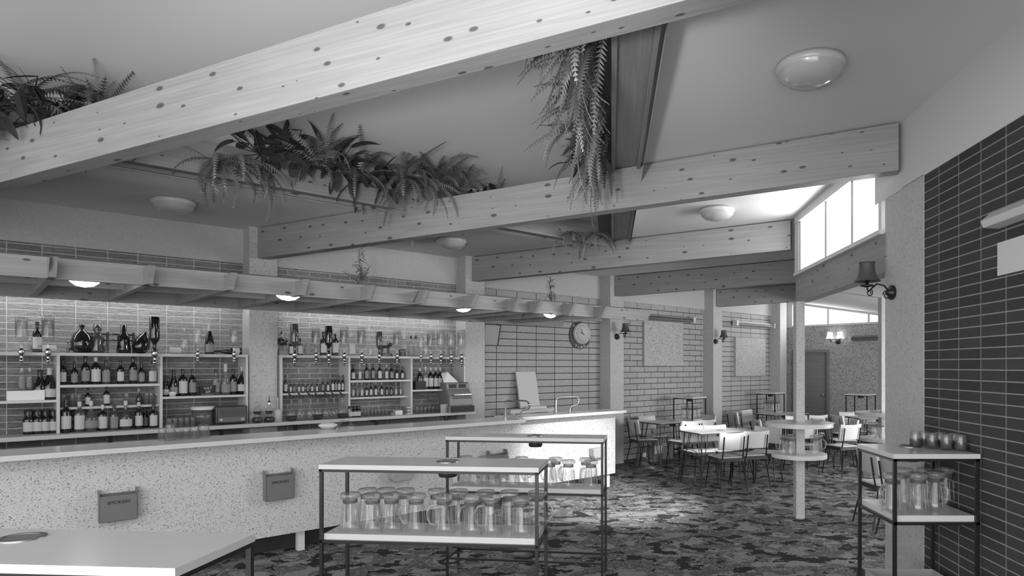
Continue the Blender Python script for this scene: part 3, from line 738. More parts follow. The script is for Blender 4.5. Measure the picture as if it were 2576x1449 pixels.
def lying(u0, u1, glass, cap, label, flip=1, s=7.84):
    t0, t1 = tu(u0, s), tu(u1, s); h = .27; tm = (t0+t1)/2; t0, t1 = tm-h/2, tm+h/2; r = .042*h/.30
    o = bottle('champ' if glass == DK else 'tall', glass, LB, cap, label, wp(t0, s, 1.803+r), h, None, lie=1)
    if flip < 0: o.location = wp(t1, s, 1.803+r); o.rotation_euler = (0, -PI/2, AW)
lying(118, 165, CL, 'dark', 'pale-labelled bottle lying on top of the left unit at the far left')
lying(397, 452, 'glass', 'dark', 'bottle with a long pale label lying beside the dark inverted bottle', -1)
lying(540, 603, DK, 'dark', 'dark sparkling wine bottle lying on top of the left unit near the pillar', -1)
def optic(u, vt, gl, lb, label, group, s=7.66):
    t = tu(u, s); zt = pxz(vt, s, u); zb = 1.815; h = (zt-zb)
    bottle('tall' if gl != CL else 'square', gl, lb, None, label, wp(t, s, zt), min(h*1.0, .36), group, upside=True, chrome=True)
opl = [(54, 797, CL, LB, 'clear'), (121, 795, CL, L2, 'clear dark-labelled'), (389, 797, DK, L2, 'large dark'), (497, 822, CL, None, 'plain clear'), (589, 822, CL, LB, 'half-full white-labelled')]
for i, (u, v, gl, lb, wd) in enumerate(opl): optic(u, v, gl, lb, '%s bottle upside down on a dispenser, %s from left, left unit' % (wd, ORD[i]), 'upside-down bottles on the left unit')
opr = [(741, 815, MD, LB, 'tall light-labelled'), (795, 825, CL, L2, 'clear ring-labelled'), (827, 820, DK, LB, 'dark white-labelled'), (866, 823, CL, L2, 'clear slim'), (910, 824, CL, L2, 'clear shouldered'),
       (954, 834, MD, LB, 'brown white-labelled'), (999, 832, CL, L2, 'tall clear'), (1059, 846, CL, None, 'short plain clear'), (1084, 834, CL, L2, 'clear printed'), (1109, 830, CL, LB, 'clear with dark contents'), (1135, 833, CL, LB, 'clear black-lettered'), (1161, 830, CL, LB, 'clear white-labelled')]
for i, (u, v, gl, lb, wd) in enumerate(opr): optic(u, v, gl, lb, '%s bottle upside down on a dispenser, %s from left, right unit' % (wd, ORD[i]), 'upside-down bottles on the right unit')
row([(733, 'square', DK, LB, 'dark', 853, 'dark bottle half behind the first inverted one'), (755, 'square', MD, LB, 'dark', 850, 'broad white-labelled bottle'), (774, 'square', CL, L2, None, 848, 'squat clear jar-shaped bottle', 0, 1.1),
     (813, 'tall', DK, LB, 'dark', 833, 'dark bottle with a pale label'), (843, 'tall', DK, LB, 'label', 830, 'dark bottle with a grey label'), (885, 'square', CL, LB, 'label', 838, 'clear bottle with a white cap'),
     (932, 'jar', CL, None, None, 858, 'clear carafe', 0, .8), (1017, 'champ', CL, L2, 'label', 838, 'clear sloping bottle'), (1034, 'tall', CL, L2, 'dark', 845, 'clear dark-capped bottle'), (1046, 'tall', CL, L2, 'dark', 845, 'clear dark-capped bottle'),
     (1071, 'square', CL, None, 'label', 850, 'plain clear bottle'), (1122, 'tall', CL, L2, None, 856, 'clear bottle behind the inverted ones'), (1148, 'tall', CL, L2, None, 858, 'clear bottle close to the pillar')],
    1.803, 7.90, 'right unit top', 'bottles standing on top of the right unit')
its = []
for u, v, gl in ((706, 943, DK), (718, 943, DK), (731, 957, DK), (740, 957, DK), (752, 957, DK), (762, 957, DK), (774, 957, DK), (785, 957, DK), (797, 957, DK), (812, 951, DK), (825, 951, DK), (837, 944, DK), (845, 944, DK), (853, 944, DK), (862, 944, DK)):
    its.append((u, 'small', gl, LB if len(its) % 3 else L2, 'dark', v, ('small dark beer bottle', 'small dark bottle with a framed label', 'short dark bottle')[len(its) % 3], .0, .72))
row(its, 1.368, 7.86, 'right unit left shelf', 'small dark bottles on the left shelf of the right unit')
row([(888, 'small', DK, LB, 'dark', 917, 'dark flat-labelled bottle'), (905, 'square', CL, LB, 'label', 918, 'clear white-capped bottle', 0, .75), (922, 'square', DK, L2, 'dark', 915, 'dark bottle with an arched label', 0, .85), (938, 'square', DK, L2, 'dark', 915, 'dark grey-labelled bottle', 0, .8),
     (955, 'square', DK, LB, 'dark', 916, 'dark bottle with a square white label', 0, .9), (972, 'square', MD, LB, 'label', 918, 'brown bottle', 0, .8), (985, 'small', DK, L2, 'dark', 915, 'dark bottle'), (998, 'small', DK, LB, 'dark', 922, 'bottle with an upright oval label'), (1012, 'small', DK, LB, 'dark', 922, 'second bottle with an upright oval label')],
    1.503, 7.86, 'right unit upper middle shelf', 'bottles on the upper middle shelf of the right unit')
its = []
for j, (u, v, gl, lb, cp) in enumerate(((888, 962, CL, LB, 'label'), (899, 962, CL, L2, 'label'), (910, 962, CL, LB, 'label'), (922, 965, DK, LB, 'dark'), (933, 962, DK, LB, 'dark'), (945, 960, DK, LB, 'label'), (960, 961, DK, LB, 'label'), (973, 965, DK, L2, 'dark'), (984, 965, DK, L2, 'dark'), (996, 962, CL, LB, 'label'), (1008, 962, CL, LB, 'label'), (1021, 965, DK, L2, 'label'))):
    its.append((u, 'small', gl, lb, cp, v, ('miniature clear bottle' if gl == CL else 'miniature dark bottle'), 0, .8))
row(its, 1.292, 7.93, 'right unit lower middle shelf', 'miniature bottles on the lower middle shelf of the right unit')
row([(1056, 'tall', DK, L2, 'label', 925, 'dark pale-capped bottle'), (1070, 'tall', CL, LB, 'label', 922, 'clear long-necked bottle'), (1083, 'tall', DK, LB, 'label', 924, 'dark white-labelled bottle'), (1096, 'tall', DK, LB, 'label', 924, 'dark scenic-labelled bottle'), (1107, 'tall', DK, LB, 'label', 924, 'dark scenic-labelled bottle')],
    1.368, 7.86, 'behind the dark tin', 'pale-capped bottles left of the cash register')
# flasks with pourers on the long shelf
for i, (u, liq) in enumerate(((733, 1), (757, 0), (781, 0), (799, 1), (822, 0), (840, 0), (861, 1))):
    s = 7.72; p = wp(tu(u, s), s, 1.056)
    th = thing('decanter_flask', 'round flask with pourer and %s contents, %s from left on the long shelf' % ('dark' if liq else 'clear', ORD[i]), 'flask', p, AW, 'pourer flasks on the long shelf')
    MB().lathe([(0, 0), (.042, 0), (.056, .02), (.062, .07), (.055, .11), (.030, .15), (.012, .18), (.012, .25)], 18).build('body', 'glass', th)
    if liq: MB().lathe([(0, .003), (.041, .003), (.054, .02), (.058, .055), (0, .055)], 18).build('contents', 'liquid', th)
    MB().tube([(0, 0, .24), (0, 0, .27), (-.02, -.0, .30), (-.035, 0, .31)], [.012, .013, .010, .006], 8).tube([(.0, 0, .27), (.03, 0, .275)], .006, 6).build('pourer', 'black', th)
for i, u in enumerate((881, 892, 901)):
    s = 7.74; bottle('jar', CL if i == 0 else DK, LB, 'dark', 'dark screw-top jar, %s of three right of the flasks' % ORD[i], wp(tu(u, s), s, 1.056), .135, 'screw-top jars right of the flasks', wide=1.1)
for i, (u, liq) in enumerate(((647, 0), (677, 1))):
    s = 7.70; p = wp(tu(u, s), s, 1.056)
    th = thing('hourglass_decanter', ('waisted glass decanter with dark contents in both bulbs, in front of the pillar', 'waisted decanter full of dark liquid with a metal pourer, in front of the pillar')[i], 'decanter', p, AW)
    MB().lathe([(0, 0), (.035, 0), (.050, .015), (.053, .035), (.045, .06), (.027, .075), (.030, .095), (.043, .125), (.04, .15), (.02, .17), (.014, .19), (.014, .215)], 20).build('body', 'glass', th)
    MB().lathe([(0, .004), (.034, .004), (.048, .016), (.050, .035), (.042, .058), (0, .06)], 18).lathe([(0, .09), (.028, .096), (.040, .125), (0, .13)], 18).build('contents', 'liquid', th)
    if i: MB().lathe([(.016, .2), (.016, .235), (.006, .24), (.004, .30), (0, .30)], 10).build('pourer', 'chrome', th)
    else: MB().lathe([(.016, .2), (.016, .225), (0, .235)], 10).build('stopper', 'glass', th)
s = 7.70; th = thing('syrup_dispenser', 'white dispenser bottle with a thin pump, in front of the pillar edge', 'dispenser', wp(tu(699, s), s, 1.056), AW)
MB().lathe([(0, 0), (.042, 0), (.042, .12), (.03, .14), (0, .14)], 18).build('body', 'label', th)
MB().tube([(0, 0, .14), (0, 0, .27)], .005, 6).tube([(-.03, 0, .15), (-.045, 0, .155)], .006).build('pump', 'steel', th)

# tumblers upside down
def tumbler(loc, h, r, label, group, mat='glass'):
    o = MB().lathe([(0, h), (r*.78, h), (r*.8, h-.01), (r, 0), (r-.003, 0), (r*.76, h-.014), (0, h-.014)], 16).build('tumbler', mat, loc=loc)
    return tag(o, label, 'glass', group)
def trow(us, z, s, h, r, where, group):
    for i, u in enumerate(us):
        for j, ds in enumerate((0, .09)):
            tumbler(wp(tu(u, s+ds), s+ds, z), h, r, 'upturned tumbler, %s from left in the %s row %s' % (ORD[i], ('front', 'back')[j], where), group)
trow((426, 440, 455, 470, 485), 1.056, 7.72, .095, .030, 'left of the lidded tub', 'upturned tumblers left of the lidded tub')
trow((918, 927, 936, 945, 954, 963, 972), 1.056, 7.74, .085, .024, 'beside the cartons', 'upturned tumblers beside the cartons')
trow((1050, 1060, 1070, 1080, 1090), 1.056, 7.74, .085, .026, 'left of the cash register', 'upturned tumblers left of the cash register')
for i, (u, nm) in enumerate(((160, 'patterned'), (182, 'clear'), (199, 'clear'), (318, 'faint clear'), (369, 'patterned'), (381, 'patterned'), (394, 'clear'))):
    s = 7.90; tumbler(wp(tu(u, s), s, 1.292), .12, .028, '%s tumbler, %s from left, left unit lower middle shelf' % (nm, ORD[i]), 'tumblers on the lower middle shelf')
# tub, radio, signs, boxes
s = 7.80
th = thing('lidded_tub', 'clear round tub with a white lid left of the radio', 'tub', wp(tu(511, s), s, 1.056), AW)
MB().lathe([(0, 0), (.098, 0), (.105, .17), (.102, .17), (.096, .004), (0, .004)], 28).build('body', 'glass', th)
MB().lathe([(.11, .165), (.113, .19), (.1, .2), (0, .205)], 28).build('lid', 'white', th)
t0, t1 = tu(543, 7.68), tu(624, 7.66); wdt = t1-t0
th = thing('radio', 'dark valve radio with a ribbed grille and two pale knobs', 'radio', wp((t0+t1)/2, 7.77, 1.056), AW)
MB().box(-wdt/2, wdt/2, -.09, .09, .012, .195).build('cabinet', 'radio', th, bevel=.01)
MB().box(-wdt/2+.02, wdt/2-.02, -.094, -.088, .085, .18).build('grille', 'grille', th)
mb = MB()
for i in range(24): x = -wdt/2+.03+(wdt-.06)*i/23; mb.box(x-.002, x+.002, -.097, -.09, .088, .177)
mb.build('grille_bars', 'radio', th)
MB().box(-wdt/2+.02, wdt/2-.02, -.093, -.088, .03, .08).build('dial_panel', 'greybox', th)
for x in (-wdt/2+.05, wdt/2-.05): MB().lathe([(.016, 0), (.014, .018), (0, .018)], 12).build('knob', 'label', th, loc=(x, -.092, .052)).rotation_euler = (PI/2, 0, 0)
def vat(u, s, z, w_, h_, label):
    th = thing('counter_sign', label, 'sign', wp(tu(u, s), s, z), AW)
    MB().prism([(-w_/2*.9, 0), (w_/2*.92, 0), (w_/2, h_), (-w_/2, h_)], -.015, .015).build('plate', 'ink', th)
    text_mesh('VAT', h_*.42, .001, 'label', th, (0, -.0165, h_*.70)); text_mesh('69', h_*.42, .001, 'label', th, (0, -.0165, h_*.34))
    MB().box(-w_*.38, w_*.38, -.017, -.0155, h_*.08, h_*.11).build('rule', 'label', th)
vat(522, 7.83, 1.368, .155, .105, 'black sign with white lettering on the right shelf of the left unit')
vat(1012, 7.86, 1.803, .085, .09, 'small black sign with white lettering on top of the right unit')
tag(MB().box(-.13, .13, -.08, .08, 0, .088).build('carton', 'paper', loc=wp(tu(64, 7.88), 7.88, 1.368), rz=AW), 'low white box under two clear bottles at the far left', 'box')
tag(MB().lathe([(0, 0), (.025, 0), (.038, .045), (.034, .05), (0, .03)], 16).build('sugar_bowl', 'white', loc=wp(tu(434, 7.8), 7.8, 1.368)), 'small white bowl beside the dark bottles', 'bowl')
tag(MB().box(-.075, .075, -.05, .05, 0, .11).build('tin', 'ink', loc=wp(tu(1054, 7.80), 7.80, 1.368), rz=AW), 'dark square tin in front of the pale-capped bottles', 'tin')
for i in range(5):
    tag(MB().box(-.028, .028, -.04, .04, 0, .019).build('small_carton', ('label', 'greybox')[i % 2], loc=wp(tu(1026, 7.76), 7.76, 1.056+.0195*i), rz=AW), 'small flat packet, %s up in the stack by the right upright' % ORD[i], 'packet', 'flat packets stacked by the upright')
tag(MB().box(-.03, .03, -.03, .03, 0, .10).build('small_carton', 'greybox', loc=wp(tu(1017, 7.80), 7.80, 1.056), rz=AW), 'upright dark carton left of the stacked packets', 'carton')
tag(MB().box(-.05, .05, -.03, .03, 0, .055).build('small_carton', 'paper', loc=wp(tu(1001, 7.76), 7.76, 1.056), rz=AW), 'white carton right of the upturned tumblers', 'carton')
tag(MB().box(-.025, .025, -.03, .03, 0, .035).build('small_carton', 'greybox', loc=wp(tu(986, 7.74), 7.74, 1.056), rz=AW), 'tiny grey carton beside the upturned tumblers', 'carton')
# figures and the dark flask rack
s = 7.86
th = thing('flask_rack', 'dark wooden rack with two rails on top of the left unit', 'rack', wp(tu(205, s), s, 1.803), AW)
tw = tu(338, s)-tu(205, s)
MB().tube([(0, .05, .13), (tw, .05, .13)], .009).tube([(0, .05, .19), (tw, .05, .19)], .010).build('rail', 'dark', th)
for x in (0, tw*.5, tw): MB().tube([(x, .05, 0), (x, .05, .21)], .012).build('post', 'dark', th)
def lump(u, prof, label, cat, mat='dkglass', s=7.83, tilt=0):
    o = MB().lathe(prof, 22).build(cat.replace(' ', '_'), mat, loc=wp(tu(u, s), s, 1.803)); o.rotation_euler = (0, tilt, AW); return tag(o, label, cat)
lump(206, [(0, 0), (.06, 0), (.085, .05), (.088, .11), (.07, .17), (.03, .215), (.018, .23), (.018, .25), (.022, .25), (.022, .27), (0, .27)], 'dark round stoppered flask at the left end of the rack', 'flask')
lump(245, [(0, 0), (.055, 0), (.065, .03), (.045, .08), (.06, .13), (.035, .18), (.022, .2), (.035, .225), (.032, .27), (0, .27)], 'dark pottery figure with a glass top in the rack', 'figure', 'mdglass')
lump(279, [(0, 0), (.07, 0), (.068, .02), (.045, .08), (.02, .15), (.012, .20), (.012, .235), (0, .24)], 'cone-shaped clear decanter in front of the rack', 'decanter', 'glass', 7.80)
lump(311, [(0, 0), (.06, 0), (.058, .05), (.05, .11), (.055, .16), (.03, .2), (.024, .22), (.026, .28), (0, .285)], 'dark robed figure bottle in the rack', 'figure')
lump(348, [(0, .0), (.045, .0), (.075, .06), (.07, .13), (.04, .19), (.015, .215), (.015, .245), (0, .245)], 'dark tilted flask leaning at the right end of the rack', 'flask', tilt=.28)
s = 7.88; th = thing('figurine', 'dark-coated man figurine at the left end of the right unit top', 'figurine', wp(tu(710, s), s, 1.803), AW)
MB().box(-.045, .045, -.03, .03, 0, .05).tube([(-.018, 0, .05), (-.022, 0, .12)], .014).tube([(.018, 0, .05), (.022, 0, .12)], .014).build('legs', 'label2', th)
MB().lathe([(.03, .11), (.042, .14), (.045, .18), (.02, .205), (0, .205)], 14).tube([(-.04, 0, .19), (-.062, -.02, .14), (-.03, -.04, .13)], .013).tube([(.04, 0, .19), (.062, -.02, .14), (.03, -.04, .13)], .013).build('coat', 'dark', th)
MB().lathe([(0, .2), (.018, .21), (.02, .235), (0, .25)], 12).build('head', 'label', th); MB().lathe([(.028, .24), (.018, .245), (.018, .27), (0, .272)], 12).build('hat', 'dark', th)
s = 7.84; th = thing('lion_statuette', 'dark standing lion statuette on a black lettered base', 'statuette', wp(tu(969, s), s, 1.803), AW)
MB().box(-.085, .085, -.03, .03, 0, .032).build('base', 'ink', th)
text_mesh('AVEN\'S', .03, .001, 'label', th, (0, -.0315, .016))
bdy = MB().tube([(-.06, 0, .12), (-.03, 0, .125), (.01, 0, .125), (.045, 0, .14)], [.018, .024, .023, .028], 12)
for x in (-.055, -.035, .03, .05): bdy.tube([(x, 0, .12), (x+.004, 0, .08), (x, 0, .034)], [.012, .008, .008], 8)
bdy.tube([(-.065, 0, .125), (-.088, 0, .11), (-.09, 0, .07)], [.006, .004, .006], 6).lathe([(0, -.034), (.022, -.028), (.033, 0), (.024, .028), (0, .034)], 12, (.062, 0, .155)).tube([(.062, 0, .155), (.098, 0, .15)], [.02, .011], 8)
bdy.build('lion', 'dark', th)

# cash register
s = 7.70; tL, tR_ = tu(1113, 7.58), tu(1200, 7.5); th = thing('cash_register', 'grey mechanical cash register with a row of keys and black drawer', 'cash register', wp(tu(1152, 7.68), 7.72, 1.056), AW)
prof = [(.14, .09), (.14, .40), (-.02, .40), (-.05, .385), (-.055, .31), (-.10, .27), (-.135, .21), (-.14, .09)]
MB().prism(prof, -.19, .17, 'x').build('housing', 'greybox', th, bevel=.008)
MB().box(-.20, .18, -.15, .14, 0, .088).build('base', 'greybox', th)
MB().box(-.17, .175, -.175, -.15, .008, .084).box(-.165, .17, -.15, -.1, .012, .08).build('drawer', 'ink', th)
for x in (-.09, .06): MB().box(x-.055, x+.055, -.06, -.05, .325, .375).build('display_window', 'ink', th)
mb = MB()
for i in range(12): x = -.13+.25*i/11; mb.tube([(x, -.12, .21), (x, -.155, .225), (x, -.165, .235)], .005, 6).bbox(x, -.168, .238, .014, .008, .014)
mb.build('keys', 'chrome', th)
MB().box(-.14, .14, -.158, -.11, .188, .198).build('key_rail', 'ink', th)
tag(MB().add([(-.13, 0, 0), (.10, 0, 0), (.1, .05, .02), (-.12, .08, .12), (-.08, -.02, .14)], [(0, 1, 2), (0, 2, 3), (0, 3, 4), (0, 4, 1)]).build('paper_sheet', 'paper', loc=wp(tu(1137, 7.72), 7.72, 1.457), rz=AW), 'crumpled sheet of paper on top of the cash register', 'paper')
tag(MB().box(-.07, .07, -.004, .004, 0, .115).build('card', 'greylight', loc=wp(tu(1120, 7.60), 7.615, 1.057), rz=AW+.2), 'grey card leaning against the cash register', 'card')
# things on the counters
def jug_up(p, label): pass
zj = ZT
for i, (u, s, h, r, nm) in enumerate(((408, 6.33, .10, .034, 'short tumbler'), (428, 6.24, .135, .042, 'tall fluted tumbler with a wide rim'), (447, 6.33, .09, .032, 'small tumbler'), (468, 6.30, .09, .036, 'small round tumbler'), (489, 6.28, .10, .042, 'round goblet'), (512, 6.30, .11, .05, 'wide glass'))):
    s = 6.3 if s > 6.3 else s
    tumbler(wp(tu(u, s), s, zj), h, r, 'upturned %s in the cluster on the long bar counter' % nm, 'glasses on the long bar counter')
tag(MB().lathe([(0, 0), (.045, 0), (.085, .03), (.088, .042), (.06, .055), (0, .06)], 28).build('lidded_bowl', 'white', loc=wp(tu(825, 6.33), 6.33, ZT)), 'round white covered bowl on the long bar counter', 'bowl')
th = thing('bowl_stand', 'clear curved glass cover with a chrome band behind the white bowl', 'display cover', wp(tu(862, 6.35), 6.36, ZT), AW)
MB().lathe([(.075, 0), (.075, .11)], 20, a0=0, a1=PI).build('cover', 'glass', th).rotation_euler = (PI/2, 0, 0)
MB().box(-.08, .08, -.055, .0, .0, .012).build('tray', 'chrome', th)
def font(p, q, zt, label):      # swan-neck beer font standing at p, outlet standing at q
    th = thing('beer_tap', label, 'beer tap', (p.x, p.y, ZT), 0)
    d = (q-p); e = d.normalized()*d.length
    out = Vector((d.x, d.y, 0)); n_ = out.normalized()
    hgt = zt-ZT
    top = out+n_*.14
    pts = [(0, 0, 0), (0, 0, hgt*.8), n_*.012+Vector((0, 0, hgt*.94)), n_*.05+Vector((0, 0, hgt)), top-n_*.04+Vector((0, 0, hgt)), top+Vector((0, 0, hgt*.92)), top+n_*.02+Vector((0, 0, hgt*.72)), top-n_*.01+Vector((0, 0, hgt*.52)), top-n_*.06+Vector((0, 0, hgt*.48)), out+n_*.03+Vector((0, 0, hgt*.44)), out+Vector((0, 0, hgt*.3)), out]
    MB().tube(pts, .0095, 10).build('pipe', 'chrome', th)
    MB().lathe([(0, 0), (.028, 0), (.024, .012), (.012, .016)], 16).build('flange', 'chrome', th); MB().lathe([(0, 0), (.028, 0), (.024, .012), (.012, .016)], 16).build('flange', 'chrome', th, loc=out)
    MB().lathe([(0, -.02), (.018, -.014), (.02, 0), (.018, .014), (0, .02)], 12).build('tap_knob', 'chrome', th, loc=top+n_*.02+Vector((0, 0, hgt*.8)))
font(at(1272, 1049.5, ZT), at(1309, 1052.5, ZT), 1.275, 'chrome swan-neck beer tap near the rounded end of the long counter')
font(at(1399, 1042, ZT), at(1434, 1039.5, ZT), 1.285, 'chrome swan-neck beer tap on the shorter set-back counter')
tag(MB().lathe([(0, 0), (.03, 0), (.035, .012), (0, .02)], 16).build('ashtray', 'glass', loc=at(1290, 1053, ZT)), 'tiny glass dish by the first beer tap', 'dish')
# smokers boxes
def smokers(u, vt, vb, label, s=6.07, light=False, half=False):
    z0, z1 = pxz(vb, s, u), pxz(vt, s, u); h = z1-z0; p = wp(tu(u, s), s, z0)
    th = thing('ash_box', label, 'ash box', p, AW)
    w_ = .235
    mat = 'greylight' if light else 'greybox'
    mb = MB().box(-w_/2, w_/2, -.085, -.081, 0, h*.82).box(-w_/2, -w_/2+.004, -.085, 0, 0, h*.82).box(w_/2-.004, w_/2, -.085, 0, 0, h*.82).box(-w_/2, w_/2, -.004, 0, 0, h*.86).box(-w_/2, w_/2, -.085, 0, 0, .004)
    for sx in (-1, 1): mb.prism([(-.085, h*.8), (0, h*.8), (0, h), (-.06, h)], sx*w_/2-.002, sx*w_/2+.002, 'x')
    mb.build('box', mat, th)
    MB().box(-w_/2+.01, w_/2-.01, -.078, -.006, h*.6, h*.68).build('sand', 'paper', th)
    text_mesh('SMOKERS', .034, .0008, 'ink' if light else 'ink', th, (.0, -.0862, h*.60))
smokers(294, 1228, 1306, 'grey wall-hung ash box lettered SMOKERS, leftmost on the bar front', light=False)
smokers(697, 1180, 1254, 'grey wall-hung ash box lettered SMOKERS, beside the nearest metal-framed stand')
smokers(1246, 1131, 1200, 'grey wall-hung ash box on the bar front, seen above the near stand top')
def tub(u, v, s, label):
    p = wp(tu(u, s), s, pxz(v, s, u)); th = thing('wall_tub', label, 'ash box', p, AW)
    MB().prism([(-.11, .13), (.11, .13), (.11, .03), (.08, 0), (-.08, 0), (-.11, .03)], -.10, 0).build('body', 'greylight', th, bevel=.01)
tub(1001, 1208, 6.07, 'light grey round-cornered bin on the bar front, cut off by the near stand top')
tub(1496, 1150, 6.35, 'light grey round-cornered bin on the brightly lit end panel')
# ================================================================ ON THE LEFT WALL
def wbox(name, u0, u1, v0, v1, s, depth, mat, label, cat):
    t0, t1 = tu(u0, s), tu(u1, s); um = (u0+u1)/2; z1, z0 = pxz(v0, s, um), pxz(v1, s, um)
    return tag(MB().box(t0, t1, s, s+depth, z0, z1).build(name, mat, rz=AW, bevel=.004), label, cat)
wbox('wall_panel', 1621, 1719, 809, 921, 8.0, .05, 'acoustic', 'square speckled panel on the wall between the two pillars right of the clock', 'wall panel')
wbox('wall_panel', 1851, 1926, 850, 946, 8.0, .05, 'acoustic', 'square speckled panel on the wall nearest the far corner', 'wall panel')
def heater(c, rz, L_, label, light=False):
    th = thing('strip_heater', label, 'heater', c, rz)
    MB().prism([(-.05, .045), (0, .055), (0, -.055), (-.09, -.03), (-.10, -.01), (-.045, .0)], -L_/2, L_/2, 'x').build('reflector', 'greylight' if light else 'greybox', th)
    for x in (-1, 1): MB().box(x*L_/2-.03, x*L_/2+.03, -.11, .0, -.06, .055).build('end_cap', 'vinyl', th)
    MB().tube([(-L_/2+.03, -.075, .0), (L_/2-.03, -.075, .0)], .012).build('element', 'vinyl_dark', th)
    MB().box(-.02, .02, -.02, .02, -.03, .04).build('bracket', 'white', th)
t0, t1 = tu(1622, 7.95), tu(1742, 7.95); heater(wp((t0+t1)/2, 8.0, pxz(801, 7.95, 1690)), AW, t1-t0, 'long dark strip heater high on the wall beside the canopy tip')
t0, t1 = tu(1850, 7.95), tu(1944, 7.95); heater(wp((t0+t1)/2, 8.0, pxz(816, 7.95, 1897)), AW, t1-t0, 'pale-framed strip heater above the farther speckled panel', True)
heater(fp((ru(2160)+ru(2260))/2, -.02, 2.28), AF, 1.15, 'strip heater on the far wall right of the twin lamp')
# speaker near the second pillar
th = thing('wall_speaker', 'grey slanted speaker box on the wall just right of the second pillar', 'speaker', wp(tu(1240, 7.9), 8.04, pxz(868, 7.9, 1240)), AW)
MB().prism([(-.02, .02), (-.02, .29), (-.14, .29), (-.07, .0)], -.13, .13, 'x').build('cabinet', 'greylight', th, bevel=.004)
MB().prism([(-.02, .0), (-.02, .30), (-.145, .30), (-.075, .0)], .13, .142, 'x').build('side_panel', 'ink', th)
# clock
cc = wp(tu(1462, 8.0), 8.045, 2.19)
th = thing('wall_clock', 'round wall clock on an oval dark lettered board under the canopy', 'clock', cc, AW)
MB().lathe([(0, 0), (.232, 0), (.232, .018), (0, .018)], 48, sm=False).build('board', 'clock_board', th).rotation_euler = (PI/2, 0, 0)
dm = MB().lathe([(.165, 0), (.175, .02), (.175, .075), (.160, .08), (.155, .07), (0, .07)], 48).build('clock_face', 'label', th, loc=(.012, 0, .03)); dm.rotation_euler = (PI/2, 0, 0)
MB().tube([(0, -.075, 0), (-.045, -.075, .075)], .004, 6).tube([(.03, -.076, -.02), (-.05, -.076, .02)], .005, 6).build('hands', 'ink', th, loc=(.012, 0, .03))
mb = MB()
for i in range(12):
    a = 2*PI*i/12; mb.bbox(.13*math.sin(a), -.0725, .13*math.cos(a), .008 if i % 3 else .014, .002, .02)
mb.build('hour_marks', 'greybox', th, loc=(.012, 0, .03))
for ch, a in zip('TIME', (-28, -10, 10, 29)):
    r = math.radians(a); o = text_mesh(ch, .062, .001, 'paper', th, (.203*math.sin(r), -.0195, -.203*math.cos(r))); o.rotation_euler = (PI/2, -r, 0)
for ch, a in (('N', -42), ('U', 33), ('R', 47)):
    r = math.radians(a); o = text_mesh(ch, .05, .001, 'paper', th, (.208*math.sin(r), -.0195, .208*math.cos(r))); o.rotation_euler = (PI/2, r, 0)
# ---- sconces: local -y is into the room
def sconce(loc, rz, label, arm=.2, shade='shade', heads=((0, 1),), sc=1):
    th = thing('wall_lamp', label, 'wall lamp', loc, rz); th.scale = (sc, sc, sc)
    MB().lathe([(0, .0), (.045, .0), (.055, .008), (.03, .03), (.02, .045), (0, .05)], 16).build('wall_plate', 'black', th).rotation_euler = (PI/2, 0, 0)
    for k, (ax, l) in enumerate(heads):
        e = Vector((math.sin(ax), -math.cos(ax), 0))
        P_ = lambda d, z: e*d*l+Vector((0, 0, z))
        ln = arm
        MB().tube([P_(.02, 0), P_(.02+.25*ln, .05), P_(.02+.55*ln, .06), P_(.02+.8*ln, .02), P_(ln, .0), P_(ln*1.05, .03)], .006, 8).build('arm', 'black', th)
        sp = [P_(.05+.03*math.cos(a)*(1-a/14), -.02+.035*math.sin(a)*(1-a/14)) for a in [i*.5 for i in range(20)]]
        sp2 = [P_(ln-.01+.028*math.cos(a+2)*(1-a/12), -.005+.028*math.sin(a+2)*(1-a/12)) for a in [i*.5 for i in range(18)]]
        MB().tube(sp, .004, 6).build('scroll', 'black', th); MB().tube(sp2, .004, 6).build('scroll', 'black', th)
        c = P_(ln*1.05, .03)
        MB().lathe([(0, 0), (.05, .012), (.045, .02), (.012, .025), (.012, .06), (0, .06)], 16, c).build('candle_cup', 'black', th)
        pr = [(.095, .045), (.07, .075), (.055, .12), (.052, .17), (.058, .185)]
        MB().lathe(pr+[(r-.003, z) for r, z in pr[::-1]], 20, c).build('lamp_shade', shade, th)
        if shade != 'shade': MB().lathe([(0, .07), (.02, .08), (.022, .11), (0, .13)], 12, c).build('bulb', 'lampshade_lit', th)
sconce(wp(tu(1551, 7.80), 7.80, pxz(847, 7.8, 1553)), AW, 'dark-shaded scroll wall lamp on the pillar right of the clock')
sconce(wp(tu(1799, 7.80), 7.80, pxz(859, 7.8, 1800)), AW, 'dark-shaded scroll wall lamp on the pillar between the speckled panels')
kk = (2250-1480)/1650; lz = rp(4.83, .004, 2.22); sconce((lz.x, lz.y, 2.22), AR+PI+.25, 'dark-shaded scroll wall lamp on the pier beside the dark brick, largest of the wall lamps', .2, sc=1.0)
q = fp(ru(2109), 0, 2.22); sconce(q, AF, 'twin wall lamp with lit white shades above the far door', .17, 'lampshade_lit', ((-.95, 1.0), (.75, .6)))
# things on the dark brick wall
th = thing('strip_heater', 'pale end of a strip heater on the dark brick wall at the right edge', 'heater', rp(3.10, .004, 2.45), AR)
MB().prism([(0, -.04), (0, .05), (.05, .045), (.10, .0), (.085, -.035)], -.4, .40, 'x').build('housing', 'vinyl', th, bevel=.004)
tag(MB().box(2.9, lu(2514), 0.002, .012, 2.16, 2.335).build('notice_board', 'white', loc=(CR, 0, 0), rz=AR), 'white-edged board on the dark brick wall at the right edge', 'board')

